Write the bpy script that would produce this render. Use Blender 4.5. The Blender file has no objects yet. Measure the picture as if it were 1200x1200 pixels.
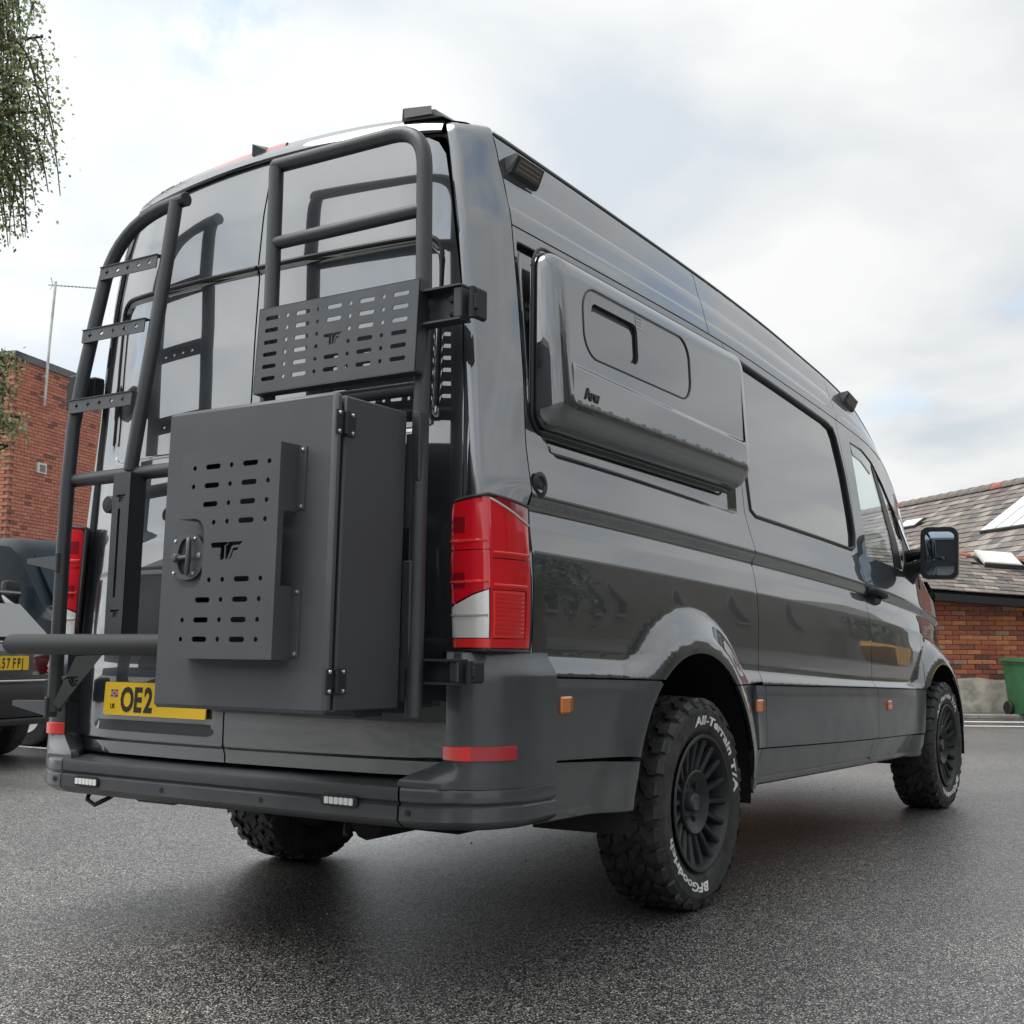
import bpy, bmesh, math, random
import numpy as np
from mathutils import Vector, Matrix
from mathutils.geometry import delaunay_2d_cdt

random.seed(7)
rng = np.random.default_rng(7)
C = bpy.context.scene.collection
scene = bpy.context.scene
R_ = math.radians

# ------------------------------------------------------------------ camera
CAM = (2.926, -2.856, 0.9186)
yaw, pitch, roll, fpx = 0.57487, 0.11349, 0.00891, 1438.14
_f = Vector((-math.sin(yaw)*math.cos(pitch), math.cos(yaw)*math.cos(pitch), math.sin(pitch)))
_r = Vector((math.cos(yaw), math.sin(yaw), 0)); _u = _r.cross(_f)
_r2 = _r*math.cos(roll)+_u*math.sin(roll); _u2 = -_r*math.sin(roll)+_u*math.cos(roll)
cd = bpy.data.cameras.new('camera'); cam = bpy.data.objects.new('camera', cd); C.objects.link(cam)
mw = Matrix.Identity(4)
for i in range(3):
    mw[i][0] = _r2[i]; mw[i][1] = _u2[i]; mw[i][2] = -_f[i]; mw[i][3] = CAM[i]
cam.matrix_world = mw
cd.sensor_width = 36; cd.lens = 36*fpx/1200; cd.clip_start = .05; cd.clip_end = 2000
scene.camera = cam

# ------------------------------------------------------------------ world: overcast sky with a few blue gaps
world = bpy.data.worlds.new('World'); scene.world = world; world.use_nodes = True
nt = world.node_tree; N = nt.nodes; L = nt.links; N.clear()
def nd(t, **k):
    n = N.new(t)
    for a, b in k.items(): setattr(n, a, b)
    return n
out = nd('ShaderNodeOutputWorld'); bg = nd('ShaderNodeBackground'); bg.inputs[1].default_value = 0.1
sky = nd('ShaderNodeTexSky', sky_type='NISHITA', sun_disc=False, sun_elevation=R_(48), sun_rotation=R_(215))
tc = nd('ShaderNodeTexCoord'); sx = nd('ShaderNodeSeparateXYZ'); L.new(tc.outputs['Generated'], sx.inputs[0])
mx = nd('ShaderNodeMath', operation='MAXIMUM'); mx.inputs[1].default_value = 0.0; L.new(sx.outputs[2], mx.inputs[0])
ad = nd('ShaderNodeMath', operation='ADD'); ad.inputs[1].default_value = 0.22; L.new(mx.outputs[0], ad.inputs[0])
dx = nd('ShaderNodeMath', operation='DIVIDE'); L.new(sx.outputs[0], dx.inputs[0]); L.new(ad.outputs[0], dx.inputs[1])
dy = nd('ShaderNodeMath', operation='DIVIDE'); L.new(sx.outputs[1], dy.inputs[0]); L.new(ad.outputs[0], dy.inputs[1])
cb = nd('ShaderNodeCombineXYZ'); L.new(dx.outputs[0], cb.inputs[0]); L.new(dy.outputs[0], cb.inputs[1]); cb.inputs[2].default_value = 3.3
n1 = nd('ShaderNodeTexNoise'); n1.inputs['Scale'].default_value = 2.1; n1.inputs['Detail'].default_value = 6; n1.inputs['Roughness'].default_value = .48; n1.inputs['Distortion'].default_value = .25
L.new(cb.outputs[0], n1.inputs['Vector'])
r1 = nd('ShaderNodeValToRGB'); L.new(n1.outputs[0], r1.inputs[0])
e = r1.color_ramp.elements
e[0].position = .36; e[0].color = (4.2, 4.55, 4.95, 1); e[1].position = .62; e[1].color = (5.85, 5.9, 5.88, 1)
k = e.new(.48); k.color = (5.0, 5.2, 5.33, 1)
n2 = nd('ShaderNodeTexNoise'); n2.inputs['Scale'].default_value = 1.9; n2.inputs['Detail'].default_value = 5; n2.inputs['Roughness'].default_value = .5
va = nd('ShaderNodeVectorMath', operation='ADD'); va.inputs[1].default_value = (11.3, 4.7, 1.9); L.new(cb.outputs[0], va.inputs[0]); L.new(va.outputs[0], n2.inputs['Vector'])
r2 = nd('ShaderNodeValToRGB'); L.new(n2.outputs[0], r2.inputs[0])
e = r2.color_ramp.elements; e[0].position = .24; e[0].color = (0, 0, 0, 1); e[1].position = .42; e[1].color = (1, 1, 1, 1)
gd = Vector((-.6479, .6027, .4659))   # the small blue gap
dt = nd('ShaderNodeVectorMath', operation='DOT_PRODUCT'); dt.inputs[1].default_value = gd; L.new(tc.outputs['Generated'], dt.inputs[0])
n3 = nd('ShaderNodeTexNoise'); n3.inputs['Scale'].default_value = 26; n3.inputs['Detail'].default_value = 6; n3.inputs['Roughness'].default_value = .6; L.new(tc.outputs['Generated'], n3.inputs['Vector'])
mr3 = nd('ShaderNodeMapRange'); mr3.inputs[1].default_value = .9982; mr3.inputs[2].default_value = .99975; mr3.inputs[3].default_value = 0; mr3.inputs[4].default_value = .62; L.new(dt.outputs['Value'], mr3.inputs[0])
n3r = nd('ShaderNodeMapRange'); n3r.inputs[1].default_value = .38; n3r.inputs[2].default_value = .62; L.new(n3.outputs[0], n3r.inputs[0])
m3 = nd('ShaderNodeMath', operation='MULTIPLY'); L.new(mr3.outputs[0], m3.inputs[0]); L.new(n3r.outputs[0], m3.inputs[1])
i3 = nd('ShaderNodeMath', operation='SUBTRACT'); i3.inputs[0].default_value = 1; L.new(m3.outputs[0], i3.inputs[1])
mg = nd('ShaderNodeMath', operation='MULTIPLY'); L.new(r2.outputs[0], mg.inputs[0]); L.new(i3.outputs[0], mg.inputs[1])
bl = nd('ShaderNodeMix', data_type='RGBA'); L.new(mg.outputs[0], bl.inputs[0])
sb = nd('ShaderNodeMix', data_type='RGBA', blend_type='ADD'); sb.inputs[0].default_value = 1
L.new(sky.outputs[0], sb.inputs[6]); sb.inputs[7].default_value = (1.5, 2.0, 2.5, 1)
L.new(sb.outputs[2], bl.inputs[6]); L.new(r1.outputs[0], bl.inputs[7])
# thin cloud is brighter on the sun's side of the sky
gs = nd('ShaderNodeVectorMath', operation='DOT_PRODUCT'); gs.inputs[1].default_value = Vector((-.62, -.55, .56)); L.new(tc.outputs['Generated'], gs.inputs[0])
g1 = nd('ShaderNodeMath', operation='MAXIMUM'); g1.inputs[1].default_value = 0; L.new(gs.outputs['Value'], g1.inputs[0])
g2 = nd('ShaderNodeMath', operation='MULTIPLY'); L.new(g1.outputs[0], g2.inputs[0]); L.new(g1.outputs[0], g2.inputs[1])
g3 = nd('ShaderNodeMath', operation='MULTIPLY_ADD'); g3.inputs[1].default_value = .22; g3.inputs[2].default_value = 1.0; L.new(gs.outputs['Value'], g3.inputs[0])
g4 = nd('ShaderNodeMath', operation='MULTIPLY_ADD'); g4.inputs[1].default_value = .8; L.new(g2.outputs[0], g4.inputs[0]); L.new(g3.outputs[0], g4.inputs[2])
gv = nd('ShaderNodeVectorMath', operation='SCALE'); L.new(bl.outputs[2], gv.inputs[0]); L.new(g4.outputs[0], gv.inputs['Scale'])
L.new(gv.outputs[0], bg.inputs[0]); L.new(bg.outputs[0], out.inputs[0])

# ------------------------------------------------------------------ sun behind thin cloud
sl = bpy.data.lights.new('sun', 'SUN'); sl.energy = 1.5; sl.angle = R_(40); sl.color = (1, .96, .90)
so = bpy.data.objects.new('sun', sl); C.objects.link(so)
sd = Vector((-.30, -.22, .93)).normalized()       # towards the sun: behind and left of the camera
so.rotation_euler = sd.to_track_quat('Z', 'Y').to_euler(); so.location = (0, 0, 30)
vs = scene.view_settings; vs.view_transform = 'Standard'; vs.look = 'None'; vs.exposure = 0.75; vs.gamma = 1.0; vs.use_curve_mapping = False
scene.cycles.max_bounces = 10; scene.cycles.transparent_max_bounces = 12

# ------------------------------------------------------------------ materials
MATS = {}
def mat(name, col, rough=.5, metal=0.0, spec=.5, coat=0.0, coat_r=.03, coat_ior=1.5, ior=1.5, var=None, bump=None, rvar=None, trans=0.0, emis=None, dust=None):
    if name in MATS: return MATS[name]
    m = bpy.data.materials.new(name); m.use_nodes = True; t = m.node_tree; p = t.nodes['Principled BSDF']; I = p.inputs
    I['Base Color'].default_value = (*col, 1); I['Roughness'].default_value = rough; I['Metallic'].default_value = metal
    I['IOR'].default_value = ior; I['Specular IOR Level'].default_value = spec
    I['Coat Weight'].default_value = coat; I['Coat Roughness'].default_value = coat_r; I['Coat IOR'].default_value = coat_ior
    I['Transmission Weight'].default_value = trans
    if emis: I['Emission Color'].default_value = (*col, 1); I['Emission Strength'].default_value = emis
    tcn = None
    def coords():
        nonlocal tcn
        if tcn is None: tcn = t.nodes.new('ShaderNodeTexCoord')
        return tcn.outputs['Object']
    if var:                                            # (scale, dark factor, detail)
        n = t.nodes.new('ShaderNodeTexNoise'); n.inputs['Scale'].default_value = var[0]; n.inputs['Detail'].default_value = var[2] if len(var) > 2 else 5
        t.links.new(coords(), n.inputs['Vector'])
        r = t.nodes.new('ShaderNodeValToRGB'); t.links.new(n.outputs[0], r.inputs[0])
        r.color_ramp.elements[0].position = .3; r.color_ramp.elements[1].position = .7
        r.color_ramp.elements[0].color = (*[c*var[1] for c in col], 1); r.color_ramp.elements[1].color = (*[min(1, c*(2-var[1])) for c in col], 1)
        t.links.new(r.outputs[0], I['Base Color'])
    if rvar:
        n = t.nodes.new('ShaderNodeTexNoise'); n.inputs['Scale'].default_value = rvar[0]; n.inputs['Detail'].default_value = 6
        t.links.new(coords(), n.inputs['Vector'])
        mr = t.nodes.new('ShaderNodeMapRange'); mr.inputs[1].default_value = .3; mr.inputs[2].default_value = .7; mr.inputs[3].default_value = rvar[1]; mr.inputs[4].default_value = rvar[2]
        t.links.new(n.outputs[0], mr.inputs[0]); t.links.new(mr.outputs[0], I['Roughness'])
    if bump:                                           # (scale, strength, distance)
        n = t.nodes.new('ShaderNodeTexNoise'); n.inputs['Scale'].default_value = bump[0]; n.inputs['Detail'].default_value = 4
        t.links.new(coords(), n.inputs['Vector'])
        b = t.nodes.new('ShaderNodeBump'); b.inputs['Strength'].default_value = bump[1]; b.inputs['Distance'].default_value = bump[2]
        t.links.new(n.outputs[0], b.inputs['Height']); t.links.new(b.outputs[0], I['Normal'])
    if dust:                                           # road film: amount, noise floor, z where it starts, z where it ends
        src = I['Base Color'].links[0].from_socket if I['Base Color'].links else None
        s = t.nodes.new('ShaderNodeSeparateXYZ'); t.links.new(coords(), s.inputs[0])
        mz = t.nodes.new('ShaderNodeMapRange'); mz.inputs[1].default_value = dust[3]; mz.inputs[2].default_value = dust[2]; mz.inputs[3].default_value = 0; mz.inputs[4].default_value = 1; t.links.new(s.outputs[2], mz.inputs[0])
        n = t.nodes.new('ShaderNodeTexNoise'); n.inputs['Scale'].default_value = 9; n.inputs['Detail'].default_value = 9; n.inputs['Roughness'].default_value = .65; t.links.new(coords(), n.inputs['Vector'])
        mn = t.nodes.new('ShaderNodeMapRange'); mn.inputs[1].default_value = .40; mn.inputs[2].default_value = .72; mn.inputs[3].default_value = dust[1]; mn.inputs[4].default_value = 1; t.links.new(n.outputs[0], mn.inputs[0])
        mu = t.nodes.new('ShaderNodeMath'); mu.operation = 'MULTIPLY'; t.links.new(mz.outputs[0], mu.inputs[0]); t.links.new(mn.outputs[0], mu.inputs[1])
        m2 = t.nodes.new('ShaderNodeMath'); m2.operation = 'MULTIPLY'; m2.inputs[1].default_value = dust[0]; t.links.new(mu.outputs[0], m2.inputs[0])
        mx_ = t.nodes.new('ShaderNodeMix'); mx_.data_type = 'RGBA'; t.links.new(m2.outputs[0], mx_.inputs[0]); mx_.inputs[7].default_value = (.135, .128, .115, 1)
        if src: t.links.new(src, mx_.inputs[6])
        else: mx_.inputs[6].default_value = (*col, 1)
        t.links.new(mx_.outputs[2], I['Base Color'])
    MATS[name] = m
    return m

PAINT = mat('pearl_grey_paint', (.026, .034, .041), .36, .45, coat=1, coat_r=.015, coat_ior=2.55, var=(900, .93, 1))
CLAD = mat('grey_wrap', (.042, .049, .056), .36, 0, spec=.5, coat=.7, coat_r=.14, var=(3, .88), rvar=(5, .32, .50), bump=(400, .06, .002), dust=(.5, .12, .05, .85))
SILLM = mat('grey_sill', (.066, .072, .076), .30, 0, spec=.5, coat=.6, coat_r=.10, coat_ior=1.8, var=(3, .88), rvar=(6, .24, .42), dust=(.62, .18, .34, .6))
PLASTIC = mat('bumper_plastic', (.042, .047, .053), .48, spec=.5, var=(6, .85), rvar=(9, .38, .58), bump=(700, .12, .001), dust=(.4, .14, .38, .56))
POWDER = mat('black_powder_coat', (.024, .028, .032), .40, spec=.6, bump=(700, .22, .001), var=(4, .90), rvar=(11, .34, .50), dust=(.06, .0, 5, 6))
POWDER2 = mat('grey_powder_coat', (.058, .064, .070), .48, spec=.5, bump=(700, .22, .001), var=(3, .90), rvar=(11, .40, .56), dust=(.08, .0, 5, 6))
BLACK = mat('matt_black', (.010, .011, .012), .55)
SEAL = mat('rubber_seal', (.012, .013, .014), .42)
DARK = mat('dark_interior', (.006, .006, .007), .8)
RUBBER = mat('tyre_rubber', (.021, .021, .022), .58, spec=.45, var=(18, .62), bump=(300, .25, .002), rvar=(30, .42, .75), dust=(.16, .0, 1, 2))
RIMM = mat('satin_black_alloy', (.022, .023, .025), .42, .2, spec=.5, rvar=(20, .36, .5))
CHROME = mat('steel_screw', (.62, .62, .62), .3, 1)
WHITEP = mat('white_lettering', (.66, .66, .64), .6, var=(26, .72))
GLASS_D = mat('privacy_glass', (.016, .019, .021), .02, spec=.5, ior=1.9, coat=1, coat_r=.0, coat_ior=1.75)
PODGLASS = mat('grey_acrylic_window', (.05, .055, .058), .05, spec=.5, coat=1, coat_r=.01, coat_ior=1.9)
REDL = mat('red_lamp_lens', (.62, .008, .018), .12, coat=1, coat_r=.02, bump=(260, .06, .002))
REDD = mat('dark_red_lens', (.24, .006, .014), .10, coat=1, coat_r=.02)
REDB = mat('bright_red_lens', (.80, .030, .025), .18, coat=1, coat_r=.03, bump=(500, .25, .002))
REDR = mat('red_reflector', (.42, .012, .022), .2, coat=1, coat_r=.05, bump=(900, .3, .001))
CLEARL = mat('clear_lamp_lens', (.80, .79, .76), .16, .25, coat=1, coat_r=.02, bump=(420, .5, .002))
AMBER = mat('amber_lens', (.60, .17, .025), .2, coat=1, bump=(700, .3, .001))
YELLOW = mat('yellow_plate', (.78, .50, .012), .35, coat=.5, coat_r=.1)
PLATEW = mat('white_print', (.8, .8, .8), .4)
BLUEP = mat('blue_print', (.02, .04, .22), .4)
REDP = mat('red_print', (.5, .02, .03), .4)

def clear_glass(name, tint, refl_ior=1.5, rough=0.0):
    if name in MATS: return MATS[name]
    m = bpy.data.materials.new(name); m.use_nodes = True; t = m.node_tree; t.nodes.remove(t.nodes['Principled BSDF'])
    o = t.nodes['Material Output']; mixs = t.nodes.new('ShaderNodeMixShader'); fr = t.nodes.new('ShaderNodeFresnel'); fr.inputs[0].default_value = refl_ior
    tr = t.nodes.new('ShaderNodeBsdfTransparent'); tr.inputs[0].default_value = (*tint, 1)
    gl = t.nodes.new('ShaderNodeBsdfGlossy'); gl.inputs['Roughness'].default_value = rough
    t.links.new(fr.outputs[0], mixs.inputs[0]); t.links.new(tr.outputs[0], mixs.inputs[1]); t.links.new(gl.outputs[0], mixs.inputs[2]); t.links.new(mixs.outputs[0], o.inputs[0])
    MATS[name] = m; return m
GLASS = clear_glass('side_glass', (.90, .95, .94), 1.6)

# ------------------------------------------------------------------ mesh helpers
def link(o, parent=None, local=False):
    C.objects.link(o)
    if parent is not None:
        o.parent = parent
        if not local:
            w = Matrix.Identity(4); p = parent
            chain = []
            while p is not None: chain.append(p); p = p.parent
            for q in reversed(chain):
                w = w @ (q.matrix_parent_inverse if q.parent else Matrix.Identity(4)) @ q.matrix_basis
            o.matrix_parent_inverse = w.inverted()
    return o
def props(o, label=None, cat=None, group=None, kind=None):
    if label: o['label'] = label
    if cat: o['category'] = cat
    if group: o['group'] = group
    if kind: o['kind'] = kind
    return o
def thing(name, label, cat, loc=(0, 0, 0), rz=0, group=None):
    o = bpy.data.objects.new(name, None); o.location = loc; o.rotation_euler = (0, 0, rz); o.empty_display_size = .1
    C.objects.link(o); return props(o, label, cat, group)

class MB:
    def __init__(s): s.v = []; s.f = []; s.mi = []
    def add(s, vs, fs, mi=0):
        n = len(s.v); s.v += [tuple(map(float, v)) for v in vs]; s.f += [tuple(i+n for i in f) for f in fs]; s.mi += [mi]*len(fs); return s
    def box(s, c, d, M=None, ch=0.0, mi=0):
        hx, hy, hz = d[0]/2, d[1]/2, d[2]/2
        if ch <= 0:
            vs = [Vector((x*hx, y*hy, z*hz)) for x in (-1, 1) for y in (-1, 1) for z in (-1, 1)]
            fs = [(0, 1, 3, 2), (4, 6, 7, 5), (0, 4, 5, 1), (2, 3, 7, 6), (0, 2, 6, 4), (1, 5, 7, 3)]
        else:
            b = bmesh.new(); bmesh.ops.create_cube(b, size=1)
            for v in b.verts: v.co = Vector((v.co.x*d[0], v.co.y*d[1], v.co.z*d[2]))
            bmesh.ops.bevel(b, geom=b.edges[:], offset=min(ch, .45*min(d)), segments=2 if ch > .012 else 1, affect='EDGES', profile=.5)
            b.verts.index_update(); vs = [v.co.copy() for v in b.verts]; fs = [tuple(v.index for v in f.verts) for f in b.faces]; b.free()
        if M is not None: vs = [M @ v for v in vs]
        return s.add([v+Vector(c) for v in vs], fs, mi)
    def tube(s, path, r, n=14, cap=True, closed=False, mi=0):
        P = [Vector(p) for p in path]; k = len(P)
        T = []
        for i in range(k):
            a = P[i-1] if (i > 0 or closed) else P[i]; b = P[(i+1) % k] if (i < k-1 or closed) else P[i]
            T.append((b-a).normalized())
        up = Vector((0, 0, 1)) if abs(T[0].z) < .9 else Vector((0, 1, 0))
        nrm = (up - T[0]*up.dot(T[0])).normalized(); vs = []
        rr = r if hasattr(r, '__len__') else [r]*k
        for i in range(k):
            nrm = (nrm - T[i]*nrm.dot(T[i])).normalized(); bn = T[i].cross(nrm)
            for j in range(n):
                a = 2*math.pi*j/n; vs.append(P[i]+(nrm*math.cos(a)+bn*math.sin(a))*rr[i])
        fs = []
        for i in range(k if closed else k-1):
            for j in range(n):
                a = i*n+j; b = i*n+(j+1) % n; c = ((i+1) % k)*n+(j+1) % n; d = ((i+1) % k)*n+j
                fs.append((a, b, c, d))
        if cap and not closed: fs += [tuple(range(n-1, -1, -1)), tuple((k-1)*n+j for j in range(n))]
        return s.add(vs, fs, mi)
    def cyl(s, a, b, r, n=16, r2=None, mi=0): return s.tube([a, b], [r, r if r2 is None else r2], n, mi=mi)
    def lathe(s, prof, n=48, axis='X', o=(0, 0, 0), closed=False, mi=0):     # prof: (along, radius)
        vs = []; k = len(prof)
        for a, r in prof:
            for j in range(n):
                t = 2*math.pi*j/n; c, q = r*math.cos(t), r*math.sin(t)
                p = (a, c, q) if axis == 'X' else (q, a, c) if axis == 'Y' else (c, q, a)
                vs.append((p[0]+o[0], p[1]+o[1], p[2]+o[2]))
        fs = [(i*n+j, i*n+(j+1) % n, ((i+1) % k)*n+(j+1) % n, ((i+1) % k)*n+j) for i in range(k if closed else k-1) for j in range(n)]
        return s.add(vs, fs, mi)
    def sphere(s, c, r, n=12, m=7, mi=0):
        prof = [(-r*math.cos(math.pi*i/m), max(1e-4, r*math.sin(math.pi*i/m))) for i in range(m+1)]
        return s.lathe(prof, n, 'X', c, mi=mi)
    def grid(s, rows, mi=0, flip=False):
        k = len(rows); n = len(rows[0]); vs = [p for r in rows for p in r]
        fs = [(i*n+j, i*n+j+1, (i+1)*n+j+1, (i+1)*n+j) for i in range(k-1) for j in range(n-1)]
        if flip: fs = [f[::-1] for f in fs]
        return s.add(vs, fs, mi)
    def plate(s, outline, holes, M, th, mi=0, step=None):
        """flat plate: outline and holes in 2D, front face at local z=0, thickness th to -z, placed by M"""
        loops = [outline]+list(holes); pts = [p for lp in loops for p in lp]
        v2, tris = cdt(loops)
        n = len(v2); vs = [M @ Vector((p[0], p[1], 0)) for p in v2]+[M @ Vector((p[0], p[1], -th)) for p in v2]
        fs = [tuple(t) for t in tris]+[(t[2]+n, t[1]+n, t[0]+n) for t in tris]
        off = 0
        for li, lp in enumerate(loops):
            k = len(lp); ar = sum(lp[i][0]*lp[(i+1) % k][1]-lp[(i+1) % k][0]*lp[i][1] for i in range(k))
            for i in range(k):
                a = off+i; b = off+(i+1) % k
                q = (a, a+n, b+n, b)
                if (ar > 0) != (li == 0): q = q[::-1]
                fs.append(q)
            off += k
        return s.add(vs, fs, mi)
    def obj(s, name, mats, parent=None, smooth=35, local=False, label=None):
        me = bpy.data.meshes.new(name); me.from_pydata(s.v, [], s.f)
        for m in (mats if isinstance(mats, (list, tuple)) else [mats]): me.materials.append(m)
        if any(s.mi): me.polygons.foreach_set('material_index', s.mi)
        if smooth:
            me.polygons.foreach_set('use_smooth', [True]*len(me.polygons)); me.update()
            me.set_sharp_from_angle(angle=R_(smooth))
        me.update()
        o = bpy.data.objects.new(name, me); link(o, parent, local)
        if label: o['label'] = label
        return o

def inside(pts, loops):
    x = pts[:, 0]; y = pts[:, 1]; res = np.zeros(len(pts), bool)
    for lp in loops:
        A = np.asarray(lp, float); B = np.roll(A, -1, 0)
        for (x1, y1), (x2, y2) in zip(A, B):
            if y1 == y2: continue
            c = ((y1 > y) != (y2 > y)) & (x < (x2-x1)*(y-y1)/(y2-y1)+x1)
            res ^= c
    return res
def cdt(loops, extra=None):
    pts = []; edges = []
    for lp in loops:
        o = len(pts); k = len(lp); pts += [Vector((float(p[0]), float(p[1]))) for p in lp]; edges += [(o+i, o+(i+1) % k) for i in range(k)]
    if extra is not None: pts += [Vector((float(p[0]), float(p[1]))) for p in extra]
    V, E, F, ov, oe, of = delaunay_2d_cdt(pts, edges, [], 0, 1e-7)
    V = np.array([tuple(v) for v in V]); m = {}
    for i, l in enumerate(ov):
        for q in l: m[q] = i
    # reorder so that inputs keep their index
    n = len(pts); order = [m.get(i, -1) for i in range(n)]
    inv = {}
    out = []
    for i in range(n):
        out.append(V[order[i]] if order[i] >= 0 else np.array(pts[i]))
        if order[i] >= 0 and order[i] not in inv: inv[order[i]] = i
    for j in range(len(V)):
        if j not in inv: inv[j] = len(out); out.append(V[j])
    P = np.array(out); T = np.array([[inv[i] for i in f] for f in F if len(f) == 3])
    cen = P[T].mean(1); T = T[inside(cen, loops)]
    a = P[T]; ar = (a[:, 1, 0]-a[:, 0, 0])*(a[:, 2, 1]-a[:, 0, 1])-(a[:, 1, 1]-a[:, 0, 1])*(a[:, 2, 0]-a[:, 0, 0])
    T[ar < 0] = T[ar < 0][:, ::-1]
    return P, T[np.abs(ar) > 1e-12]
def resample(lp, st, closed=True):
    o = []; k = len(lp)
    for i in range(k if closed else k-1):
        a = np.array(lp[i], float); b = np.array(lp[(i+1) % k], float); n = max(1, int(math.ceil(np.linalg.norm(b-a)/st)))
        for j in range(n): o.append(tuple(a+(b-a)*j/n))
    if not closed: o.append(tuple(lp[-1]))
    return o
def panel(name, loops, fmap, m, parent, sa=.03, rows=None, sb=.03, th=.014, side=1, tr=None, st=.025, label=None):
    """curved sheet-metal panel: outline loops in (a,b); fmap(a,b)->xyz; rim folded inwards by th"""
    loops = [resample(lp, st) for lp in loops]
    if tr: loops = [[tr(*p) for p in lp] for lp in loops]
    A = np.array(loops[0]); lo = A.min(0); hi = A.max(0)
    ga = np.arange(lo[0]+sa/2, hi[0], sa); gb = np.arange(lo[1]+sb/2, hi[1], sb) if rows is None else np.array([r for r in rows if lo[1] < r < hi[1]])
    G = np.array([(a, b) for b in gb for a in ga]).reshape(-1, 2); G = G[inside(G, loops)]
    Bp = np.array([p for lp in loops for p in lp]); keep = np.ones(len(G), bool)
    for i in range(0, len(G), 2000):
        d = ((G[i:i+2000, None, :]-Bp[None])**2).sum(2).min(1); keep[i:i+2000] = d > (.006)**2
    P, T = cdt(loops, G[keep])
    X = fmap(P[:, 0], P[:, 1]); e = 1.5e-3
    da = fmap(P[:, 0]+e, P[:, 1])-fmap(P[:, 0]-e, P[:, 1]); db = fmap(P[:, 0], P[:, 1]+e)-fmap(P[:, 0], P[:, 1]-e)
    nr = np.cross(da, db); nr /= np.maximum(1e-12, np.linalg.norm(nr, axis=1))[:, None]
    if side < 0: X = X*np.array([-1, 1, 1]); nr = nr*np.array([-1, 1, 1]); T = T[:, ::-1]
    vs = [tuple(v) for v in X]; fs = [tuple(map(int, t)) for t in T]; off = 0; nf = len(fs)
    for li, lp in enumerate(loops):
        k = len(lp); rb = len(vs); vs += [tuple(X[off+i]) for i in range(k)]; base = len(vs); vs += [tuple(X[off+i]-nr[off+i]*th) for i in range(k)]
        ar = sum(lp[i][0]*lp[(i+1) % k][1]-lp[(i+1) % k][0]*lp[i][1] for i in range(k))
        fl = (ar > 0) ^ (side < 0) ^ (li > 0 and False)
        for i in range(k):
            a = rb+i; b = rb+(i+1) % k; q = (a, base+i, base+(i+1) % k, b)
            if li > 0: q = q[::-1] if ar < 0 else q
            fs.append(q if (fl if li == 0 else not (side < 0)) else q[::-1])
        off += k
    me = bpy.data.meshes.new(name); me.from_pydata(vs, [], fs); me.materials.append(m)
    me.polygons.foreach_set('use_smooth', [True]*len(fs)); me.update()
    nl = []
    for p in me.polygons:
        if p.index < nf: nl += [tuple(nr[v]) for v in p.vertices]
        else: nl += [tuple(p.normal)]*len(p.vertices)
    me.normals_split_custom_set(nl)
    o = bpy.data.objects.new(name, me); link(o, parent)
    if label: o['label'] = label
    return o
def pchip(x, y):
    x = np.asarray(x, float); y = np.asarray(y, float); h = np.diff(x); d = np.diff(y)/h; m = np.zeros_like(y); m[0] = d[0]; m[-1] = d[-1]
    for i in range(1, len(x)-1):
        if d[i-1]*d[i] > 0:
            w1 = 2*h[i]+h[i-1]; w2 = h[i]+2*h[i-1]; m[i] = (w1+w2)/(w1/d[i-1]+w2/d[i])
    def f(q):
        q = np.clip(np.asarray(q, float), x[0], x[-1]); i = np.clip(np.searchsorted(x, q)-1, 0, len(x)-2); t = (q-x[i])/h[i]
        return (1+2*t)*(1-t)**2*y[i]+t*(1-t)**2*h[i]*m[i]+t*t*(3-2*t)*y[i+1]+t*t*(t-1)*h[i]*m[i+1]
    return f
def sstep(x): x = np.clip(x, 0, 1); return x*x*(3-2*x)
def rrect(x0, x1, y0, y1, r, n=5):
    o = []
    for cx, cy, a0 in ((x1-r, y0+r, -90), (x1-r, y1-r, 0), (x0+r, y1-r, 90), (x0+r, y0+r, 180)):
        for i in range(n+1):
            a = R_(a0+90*i/n); o.append((cx+r*math.cos(a), cy+r*math.sin(a)))
    return o
def circ(cx, cy, r, n=10): return [(cx+r*math.cos(2*math.pi*i/n), cy+r*math.sin(2*math.pi*i/n)) for i in range(n)]
def slot(cx, cy, w, h, n=5): return rrect(cx-w/2, cx+w/2, cy-h/2, cy+h/2, h/2*.98, n)
def bend(pts, r=.08, n=6):
    """round the corners of a polyline"""
    P = [Vector(p) for p in pts]; o = [P[0]]
    for i in range(1, len(P)-1):
        a, b, c = P[i-1], P[i], P[i+1]; u = (a-b); v = (c-b); q = min(r, u.length*.48, v.length*.48)
        s = b+u.normalized()*q; t = b+v.normalized()*q
        for j in range(n+1):
            k = j/n; o.append(s*(1-k)**2+b*2*k*(1-k)+t*k*k)
    o.append(P[-1]); return o
def frame(o, x, y):
    """matrix with local x,y axes in the world and origin o"""
    x = Vector(x).normalized(); y = Vector(y); z = x.cross(y).normalized(); y = z.cross(x)
    M = Matrix.Identity(4)
    for i in range(3): M[i][0] = x[i]; M[i][1] = y[i]; M[i][2] = z[i]; M[i][3] = o[i]
    return M
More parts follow.
